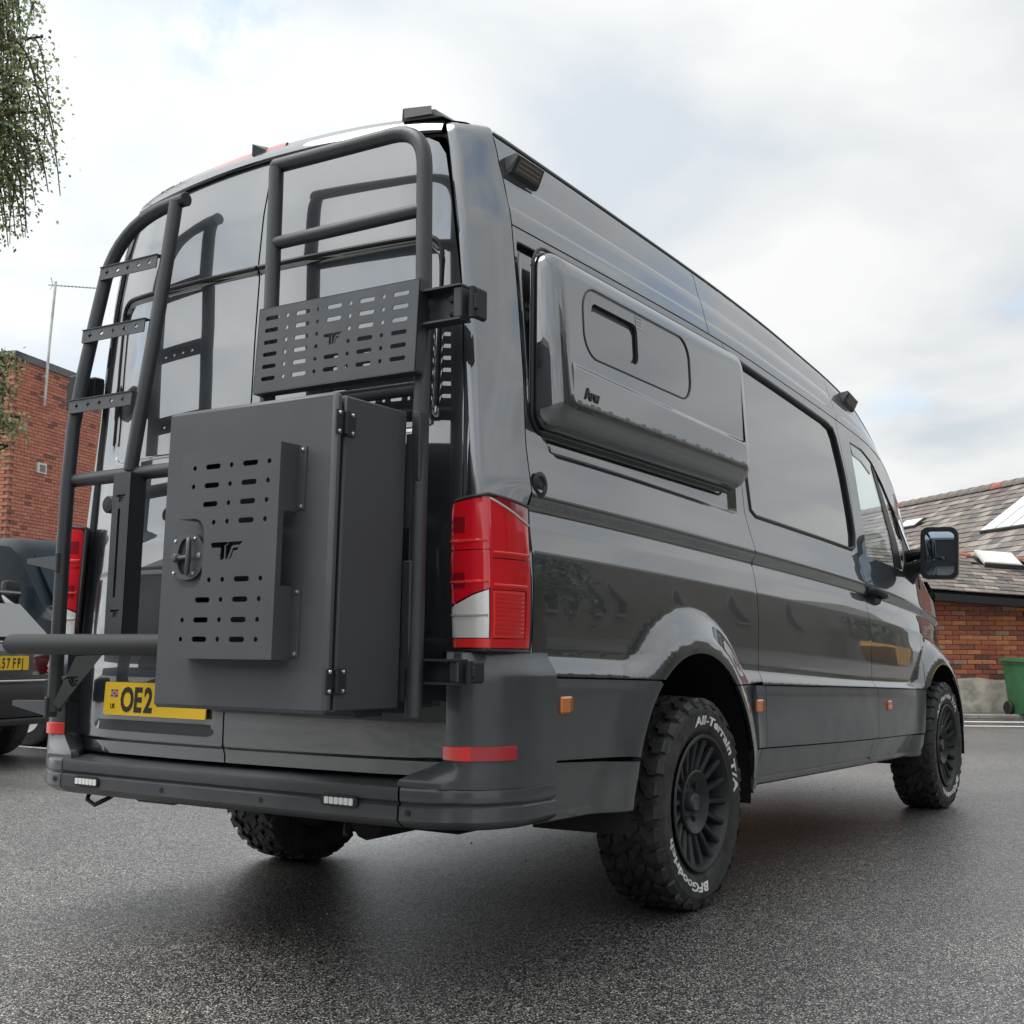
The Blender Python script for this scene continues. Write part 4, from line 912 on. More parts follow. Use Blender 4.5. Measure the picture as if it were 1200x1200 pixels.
# ---------------- wheels (axis along x, outer face towards +x)
def build_wheel():
    W = .265; Ro = .381; wheel = MB()
    rim = [(-.10, .200), (-.10, .236), (-.09, .242), (-.08, .225), (.02, .205), (.09, .218), (.112, .226), (.118, .240), (.126, .246), (.131, .243), (.130, .234), (.120, .228), (.108, .224), (.07, .210), (.0, .196), (-.10, .190)]
    wheel.lathe(rim, 64)
    wheel.lathe([(.072, .060), (.086, .088), (.098, .104), (.102, .110), (.098, .116), (.080, .118), (.03, .118)], 48)      # hub ring
    wheel.lathe([(.070, .0001), (.070, .062)], 32)
    rimo = wheel.obj('wheel', RIMM, van, local=True, smooth=40); rimo.parent = None
    # spokes
    ns = 18; sp0 = None
    for i in range(ns):
        if sp0 is None:
            w = MB(); rows = []
            for r_, x_, hw, th in ((.108, .088, .0125, .03), (.14, .094, .0115, .028), (.18, .104, .0110, .026), (.215, .114, .0120, .024), (.232, .118, .016, .022)):
                rows.append([(x_-th, -hw, r_), (x_-.007, -hw*.95, r_), (x_, -hw*.6, r_), (x_+.001, 0, r_), (x_, hw*.6, r_), (x_-.007, hw*.95, r_), (x_-th, hw, r_)])
            w.grid(rows); sp0 = w.obj('spoke', RIMM, rimo, local=True, smooth=50); o = sp0
        else: o = sp0.copy(); C.objects.link(o); o.parent = rimo
        o.rotation_euler = (2*math.pi*(i+.3)/ns, 0, 0)
    w = MB(); w.lathe([(.07, .034), (.094, .034), (.100, .030), (.101, .024), (.099, .020), (.099, .0001)], 32); w.obj('hub_cap', mat('hub_cap_grey', (.06, .062, .066), .35, .3), rimo, local=True)
    n0 = None
    for i in range(6):
        a = 2*math.pi*i/6+.4
        if n0 is None:
            w = MB(); w.cyl((.062, 0, .070), (.082, 0, .070), .011, 6); n0 = w.obj('lug_nut', BLACK, rimo, local=True, smooth=0); o = n0
        else: o = n0.copy(); C.objects.link(o); o.parent = rimo
        o.rotation_euler = (a, 0, 0)
    w = MB(); w.lathe([(-.02, .0001), (-.02, .19)], 40); w.cyl((-.02, 0, 0), (.06, 0, 0), .05, 20); w.obj('brake_disc', mat('dark_brake', (.02, .02, .02), .5, .4), rimo, local=True)
    # tyre carcass
    h = W/2
    ty_ = [(-h+.030, .238), (-h+.012, .262), (-h+.004, .295), (-h+.002, .318), (-h+.006, .342), (-h+.016, .358), (-h+.028, Ro-.018), (-.06, Ro-.014), (0, Ro-.012), (.06, Ro-.014), (h-.028, Ro-.018), (h-.016, .358), (h-.006, .344), (h-.0045, .338), (h-.0025, .336), (h-.002, .318), (h-.003, .296), (h-.006, .276), (h-.010, .262), (h-.013, .258), (h-.018, .250), (h-.020, .240)]
    t = MB(); t.lathe(ty_, 96)
    def block(a, xs):     # xs: list of (x, a-offset deg, half-width deg) stations with radius following the crown
        rows = []
        def rad(x):
            ax = abs(x); return Ro-.004*(ax/.10)**2-(0 if ax < .112 else (ax-.112)*1.1)
        for x, da, hw in xs:
            r1 = rad(x)+.002; r0 = r1-.018
            pts = []
            for s_, r_ in ((-1.05, r0), (-.94, r1), (.94, r1), (1.05, r0)):
                an = R_(a+da+s_*hw); pts.append((x, r_*math.cos(an), r_*math.sin(an)))
            rows.append(pts)
        k = len(t.v); t.grid(rows); m = len(rows)
        t.add(rows[0], [(0, 1, 2, 3)]); t.add(rows[-1], [(3, 2, 1, 0)])
    NP = 30
    for i in range(NP):
        a = 360*i/NP; j = rng.uniform(-.25, .25)
        for s in (1, -1):
            o = 0 if s > 0 else 6
            big = i % 2
            # shoulder lug: hooks over the shoulder
            block(a+o+j, [(s*.060, -2.4, 2.6), (s*.076, -1.2, 3.2), (s*.080, 1.2, 3.5), (s*.100, .9, 3.9), (s*.112, -.5, 4.0), (s*(.129 if big else .122), -.3, 3.7 if big else 3.2)])
            # sidewall biter below the lug
            rows = []
            for r_, x_, hw in ((.360, h-.012, 3.6), (.350, h-.004, 3.2 if big else 2.2), (.343 if big else .348, h-.001, 2.4 if big else 1.4)):
                pts = []
                for q_, xo in ((-1.15, -.006), (-1, 0), (1, 0), (1.15, -.006)):
                    an = R_(a+o+q_*hw); pts.append((s*(x_+xo), r_*math.cos(an), r_*math.sin(an)))
                rows.append(pts)
            t.grid(rows, flip=(s > 0))
        # centre blocks, zigzag
        block(a+3, [(-.050, 2.4, 2.5), (-.030, .6, 3.4), (-.022, -1.6, 3.0), (-.006, -2.2, 2.6)])
        block(a+9, [(.006, 2.2, 2.6), (.022, 1.6, 3.0), (.030, -.6, 3.4), (.050, -2.4, 2.5)])
    tyre = t.obj('tyre', RUBBER, rimo, local=True, smooth=28)
    # raised white letters around the sidewall
    def ring_text(s_, a0, R0, size, mirror=False):
        v, f = text_mesh(s_, size, .0014, .0008, (1.78, 1), .10, 1.05); w_ = max(p[0] for p in v); out_ = []
        for x, y, z in v:
            th = R_(a0)-(x-w_/2)/R0; r_ = R0-size*.35+y        # reads clockwise seen from outside
            xx = float(np.interp(r_, [.258, .276, .296, .318, .336], [h-.011, h-.006, h-.003, h-.002, h-.0025]))+.0012+z
            out_.append((xx, r_*math.cos(th), r_*math.sin(th)))
        m_ = MB(); m_.add(out_, f); m_.obj('tyre_lettering', WHITEP, rimo, local=True, smooth=0)
    ring_text('All-Terrain T/A', 53, .298, .044); ring_text('BFGoodrich', 238, .298, .044)
    return rimo
wheel0 = build_wheel()
def copy_tree(o, par):
    c = o.copy(); C.objects.link(c); c.parent = par; c.matrix_parent_inverse = o.matrix_parent_inverse.copy()
    for ch in o.children: copy_tree(ch, c)
    return c
WH = [wheel0]+[copy_tree(wheel0, None) for _ in range(3)]
for o, (x, y, rx, rz) in zip(WH, ((.912, 1.355, 0, 0), (.912, 4.965, 40, 0), (-.912, 1.355, 15, 180), (-.912, 4.965, 70, 180))):
    o.parent = van; o.matrix_parent_inverse = Matrix.Translation((0, -3, 0)); o.location = (x, y, .379)
    o.rotation_mode = 'ZYX' if rz == 0 else 'XYZ'
    o.rotation_euler = (R_(rx), 0, R_(rz))
# ================================================================== rear racks and storage box (hang on the van's doors)
def ry(z): return -.122+.066*(z-.74)
RT = .0245
# ---- right-hand carrier rack
rack = thing('carrier_rack', 'matt grey tube rack with slotted top plate on right rear door', 'rack', (.45, -.05, 1.6))
w = MB()
zs = [.735, 1.2, 1.6, 1.93, 2.2]; P = [(float(np.interp(z, [.735, 1.93, 2.35], [.836, .788, .760])), ry(z), z) for z in zs]
P += [(.752, ry(2.5), 2.502), (.135, ry(2.5)+.006, 2.512)]
w.tube(bend(P, .13, 8), RT, 16); w.sphere((.135, ry(2.5)+.006, 2.512), RT, 14); w.obj('hoop_tube', POWDER, rack)
w = MB(); w.tube([(.140, ry(2.49), 2.50), (.165, ry(2.05), 2.05), (.20, ry(1.4), 1.4), (.22, ry(.8), .80)], RT, 16); w.obj('upright_tube', POWDER, rack)
for z in (2.235, 1.68, .95):
    w = MB(); w.tube([(float(np.interp(z, [.8, 2.5], [.22, .14])), ry(z), z), (float(np.interp(z, [.735, 1.93, 2.35], [.836, .788, .760])), ry(z), z)], .0215, 14); w.obj('cross_tube', POWDER, rack)
# slotted plate: rows of slots and round holes, cut-out emblem
def ysh(z): return -.118+.066*(z-1.85)
Msh = frame((0, ysh(1.85), 1.85), (1, 0, .0), (0, .066, 1))
holes = []
for r in range(6):
    zz = 1.9545-.0394*r-1.85
    for k in range(5):
        if k == 2 and r in (2, 3): continue
        holes.append(slot(.2455+.1276*k+(.0 if k else 0), zz, .058, .0135))
    for k in range(4):
        if (k == 1 and r == 2) and False: continue
        holes.append(circ(.309+.1276*k, zz, .0068, 9))
holes += tf_logo(.464, -.016, .074, .036)
w = MB(); w.plate(rrect(.186, .822, -.134, .141, .004, 2), holes, Msh, .003); pl = w.obj('slotted_plate', POWDER2, rack, smooth=0)
w = MB()
for (c, d) in (((.504, -.136, -.022), (.636, .003, .044)), ((.504, .1395, -.022), (.636, .003, .044)), ((.1875, .003, -.022), (.003, .27, .044)), ((.8205, .003, -.022), (.003, .27, .044))):
    k = len(w.v); w.box(c, d); w.v[k:] = [tuple(Msh @ Vector(v)) for v in w.v[k:]]
w.obj('plate_return', POWDER, pl, smooth=0)
def hinge(z0, z1, x0, x1, par):
    zc = (z0+z1)/2; h = z1-z0; y = -.062
    hb = MB(); hb.box(((x0+x1)/2-.02, y+.012, zc), (x1-x0-.04, .006, h*.92)); hb.box(((x0+x1)/2-.015, y-.012, z1-.004), (x1-x0-.03, .056, .006)); hb.box(((x0+x1)/2-.015, y-.012, z0+.004), (x1-x0-.03, .056, .006))
    hb.box((x1-.045, y-.008, zc), (.030, .050, h*.86), ch=.004)
    o = hb.obj('hinge_bracket', POWDER, par, smooth=0)
    w = MB(); w.box((x1-.006, y+.022, zc), (.020, .060, h*.86), ch=.006); w.box((x1+.002, y-.006, zc+.0), (.014, .012, h*.42), ch=.003); w.cyl((x1-.010, y-.008, zc-h*.42), (x1-.010, y-.008, zc+h*.42), .011, 12); w.obj('hinge_clamp', BLACK, o)
    for dz in (.020, -.020):
        w = MB(); w.lathe([(-.016, .0001), (-.014, .010), (-.006, .013), (-.004, .017), (.012, .017)], 14, 'Y', (x0+(x1-x0)*.60, y+.0, zc+dz)); w.obj('bolt_head', BLACK, o)
    return o
hinge(1.852, 1.958, .800, .990, rack); hinge(.826, .898, .825, .995, rack)
for z in (1.50, 1.02):
    w = MB(); w.box((.812, ry(z)-.012, z), (.03, .04, .20 if z > 1.2 else .30), ch=.003); w.obj('mounting_tab', POWDER, rack)
# ---- left-hand ladder rack
lad = thing('ladder_rack', 'matt grey tube ladder with flat drilled rungs on left rear door', 'ladder', (-.5, -.05, 1.6))
LYZ = ([.68, 1.3, 1.55, 1.75, 2.05, 2.3, 2.47, 2.55], [-.118, -.100, -.092, -.078, -.040, -.004, .024, .034])
def ly_(z): return float(np.interp(z, *LYZ))
w = MB(); zs = [.70, .95, 1.25, 1.5, 1.7, 1.9, 2.1, 2.26]
P = [(float(np.interp(z, [.7, 1.28, 1.75, 2.3], [-.722, -.738, -.742, -.690])), ly_(z), z) for z in zs]
A = Vector(P[-1]); B = Vector((-.655, ly_(2.47), 2.475)); D = Vector((-.40, ly_(2.5)+.004, 2.497))
P += [tuple(A*(1-k)**2+B*2*k*(1-k)+D*k*k) for k in np.linspace(.12, 1, 9)]+[(-.335, ly_(2.5)+.004, 2.502)]
w.tube(P, RT, 16); w.obj('outer_stile', POWDER, lad)
w = MB(); w.tube([(-.372, ly_(2.49)-.004, 2.492), (-.372, ly_(2.3), 2.3), (-.372, ly_(2.1), 2.1), (-.380, ly_(1.9), 1.9), (-.392, ly_(1.7), 1.7), (-.412, ly_(1.52), 1.52)], RT, 16); w.obj('inner_stile', POWDER, lad)
w = MB(); w.lathe([(-.003, .0001), (-.002, .024), (.001, .026), (.004, .0235), (.004, .0001)], 18, 'X', (-.333, ly_(2.5)+.004, 2.502)); w.obj('end_cap', POWDER, lad)
STAR = lambda cx, cy, r: [(cx+(r if i % 2 == 0 else r*.42)*math.cos(R_(45*i)), cy+(r if i % 2 == 0 else r*.42)*math.sin(R_(45*i))) for i in range(8)]
for zc, xa, xb in ((2.268, -.692, -.390), (2.032, -.730, -.400), (1.770, -.742, -.410)):
    y = ly_(zc)-.030; M = frame((0, y, zc), (1, 0, .0), (0, .09, 1)); n_ = 5
    hs = [STAR(xa+(xb-xa)*(.13+.185*i), .0, .0125) for i in range(n_)]
    w = MB(); w.plate(rrect(xa, xb, -.0245, .0245, .004, 2), hs, M, .004)
    w.box(((xa+xb)/2, y+.016, zc+.024), (xb-xa, .036, .003)); w.obj('ladder_rung', POWDER2, lad, smooth=0)
w = MB(); w.tube([(-.762, ry(1.51)-.006, 1.508), (.25, ry(1.51)-.006, 1.516)], RT, 16); w.sphere((-.762, ry(1.51)-.006, 1.508), RT, 14); w.obj('cross_tube', POWDER, lad)
w = MB(); w.tube([(-.80, -.25, .930), (-.785, -.25, .930), (.146, -.25, .930)], [.025, .034, .034], 22); w.obj('carrier_bar', mat('foam_sleeve', (.013, .0145, .016), .62, bump=(500, .1, .001)), lad)
w = MB(); w.lathe([(-.014, .0001), (-.010, .020), (0, .027)], 22, 'X', (-.80, -.25, .930)); w.obj('bar_end_cap', BLACK, lad)
# channel post with slot and cut-out emblems
Mp = frame((0, -.148, 1.22), (1, 0, 0), (-.03, .02, 1))
hl = [rrect(-.404, -.392, -.135, .165, .0055, 3)]+tf_logo(-.416, .185, .047, .026)+tf_logo(-.412, -.20, .047, .026)
w = MB(); w.plate(rrect(-.435, -.350, -.27, .285, .004, 2), hl, Mp, .003)
for c, d in (((-.3515, .007, -.034), (.003, .555, .066)), ((-.4335, .007, -.034), (.003, .555, .066)), ((-.3925, .284, -.034), (.083, .003, .066))):
    k = len(w.v); w.box(c, d); w.v[k:] = [tuple(Mp @ Vector(v)) for v in w.v[k:]]
w.obj('channel_post', POWDER, lad, smooth=0)
w = MB(); w.lathe([(-.06, .0001), (-.058, .026), (-.054, .030), (-.012, .030), (-.008, .027), (-.006, .022), (.02, .022)], 22, 'Y', (-.490, -.062, 1.406)); w.obj('clamp_knob', BLACK, lad)
# gusset between bar and stile with emblem
a = Vector((-.445, -.252, .892)); b = Vector((-.318, -.248, .900)); c_ = Vector((-.688, -.150, .728)); d_ = Vector((-.672, -.150, .700))
Mg = frame(a, b-a, (c_-a)*-1); gi = Mg.inverted()
pt = [gi @ v for v in (c_, d_, b, a)]
ar = [(p.x, p.y) for p in pt]
cx = sum(p[0] for p in ar)/4-.031; cy = sum(p[1] for p in ar)/4-.004
w = MB(); w.plate(ar, tf_logo(cx-.012, cy-.018, .086, .042), Mg, .006); gp_ = w.obj('gusset_plate', POWDER, lad, smooth=0)
w = MB(); w.plate([(p_[0]*.96+.04*ar[0][0], p_[1]) for p_ in ar], [], Mg @ Matrix.Translation((0, 0, -.012)), .002); w.obj('gusset_backing', BLACK, gp_, smooth=0)  # added black sheet that makes the emblem cut-out look dark inside
for z, x1 in ((1.222, -.905), (.722, -.925)):      # fold-out pegs on the stile
    w = MB(); y = ly_(z)-.01
    w.add([(-.735, y-.020, z+.016), (-.735, y+.020, z+.016), (x1, y+.012, z+.012), (x1, y-.012, z+.012), (-.735, y-.020, z-.034), (-.735, y+.020, z-.034), (x1, y+.012, z-.006), (x1, y-.012, z-.006)], [(0, 1, 2, 3), (7, 6, 5, 4), (0, 3, 7, 4), (2, 1, 5, 6), (3, 2, 6, 7), (1, 0, 4, 5)])
    w.box((-.728, y, z-.006), (.012, .05, .07), ch=.003); w.obj('foot_peg', POWDER2, lad, smooth=0)
w = MB(); w.box((-.83, .03, 1.85), (.16, .05, .11), ch=.006); w.box((-.78, -.02, 1.85), (.05, .09, .10), ch=.006); w.obj('hinge_bracket', BLACK, lad)
w = MB(); w.box((-.80, -.03, .77), (.14, .05, .08), ch=.006); w.obj('hinge_bracket', BLACK, lad)

# ---- storage box
box = thing('storage_box', 'large charcoal steel storage box with slotted front panel and round latch', 'storage box', (.475, -.3, .76))
def lean(p): return (p[0]+.012*(1.18-p[2]), p[1]+(p[2]-1.18)*.036, p[2])
def lobj(w, *a, **k): w.v = [lean(v) for v in w.v]; return w.obj(*a, **k)
BX = mat('charcoal_box_paint', (.060, .066, .073), .50, spec=.5, bump=(900, .12, .001), var=(2.5, .92), rvar=(6, .40, .60), dust=(.09, .0, 5, 6))
w = MB(); w.box((.476, -.262, 1.1795), (.638, .268, .840), ch=.005); lobj(w, 'carcass', mat('charcoal_box_side', (.046, .050, .056), .50, bump=(900, .12, .001)), box)  # same charcoal as the door, darkened in colour to give the sides shade
w = MB(); w.box((.476, -.4005, 1.1795), (.612, .012, .81)); lobj(w, 'door_gasket', SEAL, box, smooth=0)
w = MB(); w.box((.476, -.4235, 1.1795), (.646, .034, .850), ch=.011); dr_ = lobj(w, 'box_door', BX, box)
# stand-off panel
xl = .292; xr = .676
OUT = [(xl, .893), (xr, .893), (xr, 1.466), (xl+.012, 1.466), (xl+.010, 1.276)]
OUT += [(.362+.042*math.sin(a), 1.234+.042*math.cos(a)) for a in np.linspace(0, math.pi/2, 7)]
OUT += [(.404, 1.126)]+[(.362+.042*math.cos(a), 1.126-.042*math.sin(a)) for a in np.linspace(.2, math.pi/2, 6)]+[(xl+.003, 1.084)]
hs = []
def col(x, z): return x+.012*((z-1.18)/.3)-0.002
for z in (1.417, 1.365, 1.313, 1.262, 1.105, 1.051, .997, .945):
    full = z > 1.3 or z < 1.07
    if (z > 1.34 or z < 1.02): hs.append(circ(col(.347, z), z, .0072, 9))
    if full: hs.append(slot(col(.4185, z), z, .056, .0145))
    else: hs.append(circ(col(.438, z), z, .0072, 9))
    hs.append(circ(col(.4885, z), z, .0072, 9)); hs.append(slot(col(.5595, z), z, .056, .0145)); hs.append(circ(col(.629, z), z, .0072, 9))
hs += tf_logo(.432, 1.158, .122, .048)
w = MB(); Mb = frame((0, -.512, 0), (1, 0, 0), (0, 0, 1)); w.plate(OUT, hs, Mb, .003)
k_ = len(OUT); e_ = [i for i in range(k_)]
for i in e_:                                         # folded returns, left open between the feet on the hinge side
    (x0, z0), (x1, z1) = OUT[i], OUT[(i+1) % k_]
    if i == 1: continue
    w.add([(x0, -.5085, z0), (x1, -.5085, z1), (x1, -.4405, z1), (x0, -.4405, z0)], [(0, 1, 2, 3)])
for za, zb in ((1.284, 1.466), (.893, 1.085)):
    w.box((xr-.0015, -.475, (za+zb)/2), (.003, .068, zb-za)); w.box((xr+.014, -.4425, (za+zb)/2), (.030, .004, zb-za-.012))
w.box((xr-.0015, -.500, 1.184), (.003, .018, .20))
pn = lobj(w, 'slotted_panel', BX, box, smooth=0)
w = MB(); w.plate([(a, b) for a, b in OUT], [], frame((0, -.4415, 0), (1, 0, 0), (0, 0, 1)), .0005); lobj(w, 'panel_shadow_liner', BLACK, pn, smooth=0) if False else None
for z in (1.452, 1.298, 1.070, .908):
    w = MB(); w.lathe([(-.006, .0001), (-.005, .0045), (-.002, .006), (0, .006)], 10, 'Y', (xr+.017, -.4445, z)); lobj(w, 'panel_screw', CHROME, pn)
# latch
lx0, lz0 = .276, 1.178
dd = rrect(-.066, .066, -.066, .066, .058, 7)
w = MB(); w.plate([(lx0+a, lz0+b) for a, b in dd], [[(lx0-.010+.029*math.cos(t), lz0+.052*math.sin(t)) for t in np.linspace(0, 2*math.pi, 22, endpoint=False)]], frame((0, -.4515, 0), (1, 0, 0), (0, 0, 1)), .008)
la = lobj(w, 'latch', mat('latch_grey', (.095, .098, .102), .42, .3), box)
w = MB(); w.plate([(lx0-.010+.030*math.cos(t), lz0+.053*math.sin(t)) for t in np.linspace(0, 2*math.pi, 22, endpoint=False)], [], frame((0, -.4435, 0), (1, 0, 0), (0, 0, 1)), .002); lobj(w, 'latch_cup', mat('latch_cup', (.03, .031, .033), .4), la)
w = MB(); w.tube([(lx0+.008+.016*math.cos(t), -.457-.012*math.cos(t), lz0+.052*math.sin(t)) for t in np.linspace(-1.5, 1.5, 13)], [.004, .006]+[.0075]*9+[.006, .004], 10); w.tube([(lx0-.036, -.458, lz0-.004), (lx0+.014, -.462, lz0-.002)], .006, 8); lobj(w, 'latch_handle', MATS['latch_grey'], la)
w = MB(); w.lathe([(-.018, .0001), (-.017, .010), (-.012, .013), (.01, .013)], 14, 'Y', (lx0-.038, -.452, lz0-.004)); lobj(w, 'latch_knob', MATS['latch_grey'], la)
for x, z in ((-.049, .045), (.030, .050), (-.050, -.046), (.028, -.048)):
    w = MB(); w.lathe([(-.005, .0001), (-.003, .0045), (0, .0055)], 10, 'Y', (lx0+x, -.4515, lz0+z)); lobj(w, 'latch_screw', CHROME, la)
w = MB(); w.lathe([(-.006, .0001), (-.006, .004), (-.003, .0045), (-.003, .009), (0, .0095)], 14, 'Y', (lx0+.047, -.4515, lz0+.002)); lobj(w, 'key_lock', CHROME, la)
for z in (1.522, .838):
    w = MB(); w.box((.7985, -.4235, z), (.004, .026, .066)); w.box((.7975, -.376, z), (.005, .034, .066)); w.cyl((.8025, -.400, z-.030), (.8025, -.400, z+.030), .0075, 12); w.box((.799, -.400, z), (.006, .022, .030))
    hg = lobj(w, 'hinge', BLACK, box)
    for dy in (-.4245, -.372):
        for dz in (-.025, .025):
            w = MB(); w.lathe([(0, .006), (.003, .005), (.005, .0001)], 10, 'X', (.8005, dy, z+dz)); lobj(w, 'hinge_screw', CHROME, hg)
for c_, d_ in (((.80, -.118, 1.40), (.02, .012, .27)), ((.80, -.118, .92), (.02, .012, .28)), ((.30, -.118, 1.18), (.03, .012, .6))):
    w = MB(); w.box(c_, d_); lobj(w, 'mounting_rail', POWDER, box, smooth=0)
w = MB(); w.box((.50, -.20, .748), (.50, .12, .020), ch=.003); lobj(w, 'drip_tray', POWDER, box)
# ================================================================== parked vehicles on the left
CARP = mat('black_car_paint', (.010, .011, .013), .25, coat=1, coat_r=.02, coat_ior=1.8)
CARG = mat('car_glass', (.02, .024, .027), .02, ior=1.9, coat=1, coat_r=0, coat_ior=2.0)
def skin(rows, name, m, par, sm=40, flip=False):
    w = MB(); w.grid(rows, flip=flip); return w.obj(name, m, par, smooth=sm)
def parked(name, label, cat, origin, heading, L_, Wd, prof, m, group=None):
    """body lofted along its length; prof: stations (x from rear, z bottom, z belt, z roof, half width at belt, half width at roof)"""
    t = thing(name, label, cat, origin, heading, group)
    rows = []
    for x, zb, zl, zr, wb, wr in prof:
        r = []
        for q, z in ((.90, zb), (.985, zb+.06), (1.0, zb+.25*(zl-zb)), (1.0, zb+.7*(zl-zb)), (.985, zl-.02), (.97, zl)): r.append((x, wb*q, z))
        for k in (.33, .66, .9): r.append((x, wb*.97+(wr-wb*.97)*k, zl+(zr-zl)*k))
        for q in (.85, .5, 0): r.append((x, wr*q, zr+.02*(1-q*q)*(zr > zl+.05)))
        rows.append(r+[(a, -b, c) for a, b, c in r[-2::-1]])
    w = MB(); w.grid(rows); w.add(rows[0], [tuple(range(len(rows[0])))]); w.add(rows[-1], [tuple(range(len(rows[0])-1, -1, -1))])
    b = w.obj('body', m, t, smooth=40, local=True); return t, b
def lpart(w, name, m, par, sm=30): return w.obj(name, m, par, smooth=sm, local=True)
def car_wheel(par, x, y, r, wd):
    w = MB(); s = 1 if y > 0 else -1
    w.lathe([(-wd/2, r*.62), (-wd/2, r*.93), (-wd*.36, r), (wd*.36, r), (wd/2, r*.93), (wd/2, r*.62)], 36, 'Y', (x, y, r)); o = lpart(w, 'wheel', RUBBER, par)
    w = MB(); w.lathe([(s*wd*.42, .0001), (s*wd*.44, .06), (s*wd*.34, r*.3), (s*wd*.40, r*.56), (s*wd*.47, r*.63)], 30, 'Y', (x, y, r)); lpart(w, 'rim', mat('silver_rim', (.4, .4, .41), .35, .6), o)
# black hatchback, tail towards us (local +x = forward)
hb, body = parked('parked_hatchback', 'black hatchback parked tail-on with yellow plate ending FPJ', 'car', (-5.69, 3.11, 0), math.pi+R_(15), 4.2, 1.76,
    [(.0, .36, .66, .70, .80, .70), (.035, .33, .74, .80, .85, .74), (.09, .31, .86, .93, .875, .76), (.20, .29, .93, 1.02, .885, .74), (.38, .27, .96, 1.27, .89, .66), (.55, .26, .965, 1.40, .89, .62), (.9, .25, .96, 1.46, .89, .60), (1.9, .22, .95, 1.49, .89, .60), (2.5, .22, .94, 1.42, .89, .58), (3.05, .22, .93, 1.10, .885, .62), (3.3, .22, .92, .97, .88, .66), (3.9, .24, .80, .86, .84, .62), (4.15, .28, .62, .68, .72, .5), (4.2, .34, .5, .55, .6, .4)], CARP)
hbody = body
def rear_quad(pts, name, m, par, th=.01, sm=0):
    w = MB(); P = [Vector(p) for p in pts]; n = (P[1]-P[0]).cross(P[2]-P[0]).normalized()
    if n.x > 0: n = -n
    k = len(P); w.add(P+[p+n*th for p in P], [tuple(range(k, 2*k)), tuple(range(k))[::-1]]+[(i, (i+1) % k, k+(i+1) % k, k+i) for i in range(k)]); return lpart(w, name, m, par, sm)
rear_quad([(.135, -.70, .985), (.135, .70, .985), (.36, .575, 1.262), (.36, -.575, 1.262)], 'rear_window', CARG, hb, .03)
w = MB(); w.box((.47, 0, 1.385), (.30, 1.16, .035), Matrix.Rotation(R_(-8), 3, 'Y'), ch=.012); lpart(w, 'roof_spoiler', CARP, hb)
w = MB(); w.box((-.01, 0, .50), (.10, 1.66, .28), ch=.04); w.box((.0, 0, .335), (.09, 1.5, .06), ch=.02); bp = lpart(w, 'rear_bumper', mat('black_trim', (.012, .013, .014), .45), hb)
w = MB(); w.box((-.05, 0, .655), (.03, 1.60, .016), ch=.005); w.box((-.028, 0, .955), (.015, 1.2, .022), ch=.004); lpart(w, 'chrome_strip', mat('chrome_trim', (.6, .6, .6), .15, 1), hb)
w = MB(); w.box((-.022, 0, .795), (.03, .66, .20), ch=.02); lpart(w, 'plate_surround', mat('dark_recess', (.03, .032, .034), .35, coat=.6), hb)
Mpl = frame((-.043, 0, .797), (0, -1, 0), (0, 0, 1))
w = MB(); w.plate(rrect(-.26, .26, -.0555, .0555, .006, 3), [], Mpl, .004); cp_ = lpart(w, 'number_plate', YELLOW, hb, 0)
x = -.098
for ch in 'L57FPJ':
    v, f = text_mesh(ch, .108, .003, .0006, (.62, 1)); w = MB(); w.add([Mpl @ Vector((a+x, b-.039, c+.001)) for a, b, c in v], f); lpart(w, 'plate_character', BLACK, cp_, 0); x += .052+(.016 if ch == '7' else 0)
for s in (1, -1):
    rear_quad([(-.030, s*.50, .72), (-.026, s*.56, .92), (.06, s*.80, .94), (.05, s*.84, .76)], 'tail_light', REDL, hb, .02)
    w = MB(); w.add([(-.052, s*.47, .765), (-.052, s*.535, .905), (-.052, s*.59, .765)], [(0, 1, 2)]); lpart(w, 'tail_light_clear', CLEARL, hb, 0)
    for x in (.72, 3.32): car_wheel(hb, x, s*.79, .315, .205)
    w = MB(); rows = []
    for a_, b_, c_ in ((.62, .93, .965), (1.0, .94, 1.36), (2.3, .93, 1.36), (2.9, .93, 1.02)): pass
    rear_quad([(.75, s*.868, 1.0), (2.75, s*.868, .985), (2.25, s*.70, 1.36), (1.0, s*.70, 1.38)], 'side_glass', CARG, hb, .012) if False else None
# dark blue van parked nose-out beyond it
DV = mat('dark_blue_paint', (.010, .019, .027), .45, spec=.12, coat=.12, coat_r=.08, coat_ior=1.35)
DVG = mat('dark_windscreen', (.018, .030, .040), .08, spec=.25, ior=1.3)
dv, body = parked('parked_van', 'dark blue van parked nose-out beyond the black hatchback', 'van', (-6.35, 5.42, 0), math.pi, 5, 2.0,
    [(.0, .34, .80, .86, .86, .74), (.06, .30, .98, 1.04, .94, .80), (.30, .28, 1.12, 1.18, .97, .84), (.72, .26, 1.20, 1.28, .98, .88), (.80, .26, 1.22, 1.33, .98, .90), (1.18, .25, 1.25, 1.86, .98, .90), (1.34, .25, 1.25, 1.97, .98, .90), (1.6, .25, 1.25, 2.0, .98, .89), (3.0, .25, 1.25, 2.02, .98, .88), (4.7, .26, 1.25, 1.98, .97, .86), (4.95, .30, 1.2, 1.9, .93, .82)], DV)
rear_quad([(.735, -.80, 1.325), (.735, .80, 1.325), (1.135, .78, 1.80), (1.135, -.78, 1.80)], 'windscreen', DVG, dv, .02)
w = MB(); w.box((.72, 0, 1.30), (.14, 1.70, .03), ch=.01); lpart(w, 'scuttle', SEAL, dv)
for s in (.5, -.2):
    w = MB(); w.tube([(.67, s, 1.33), (.74, s-.35, 1.375), (.80, s-.6, 1.43)], .010, 6); lpart(w, 'wiper', SEAL, dv)
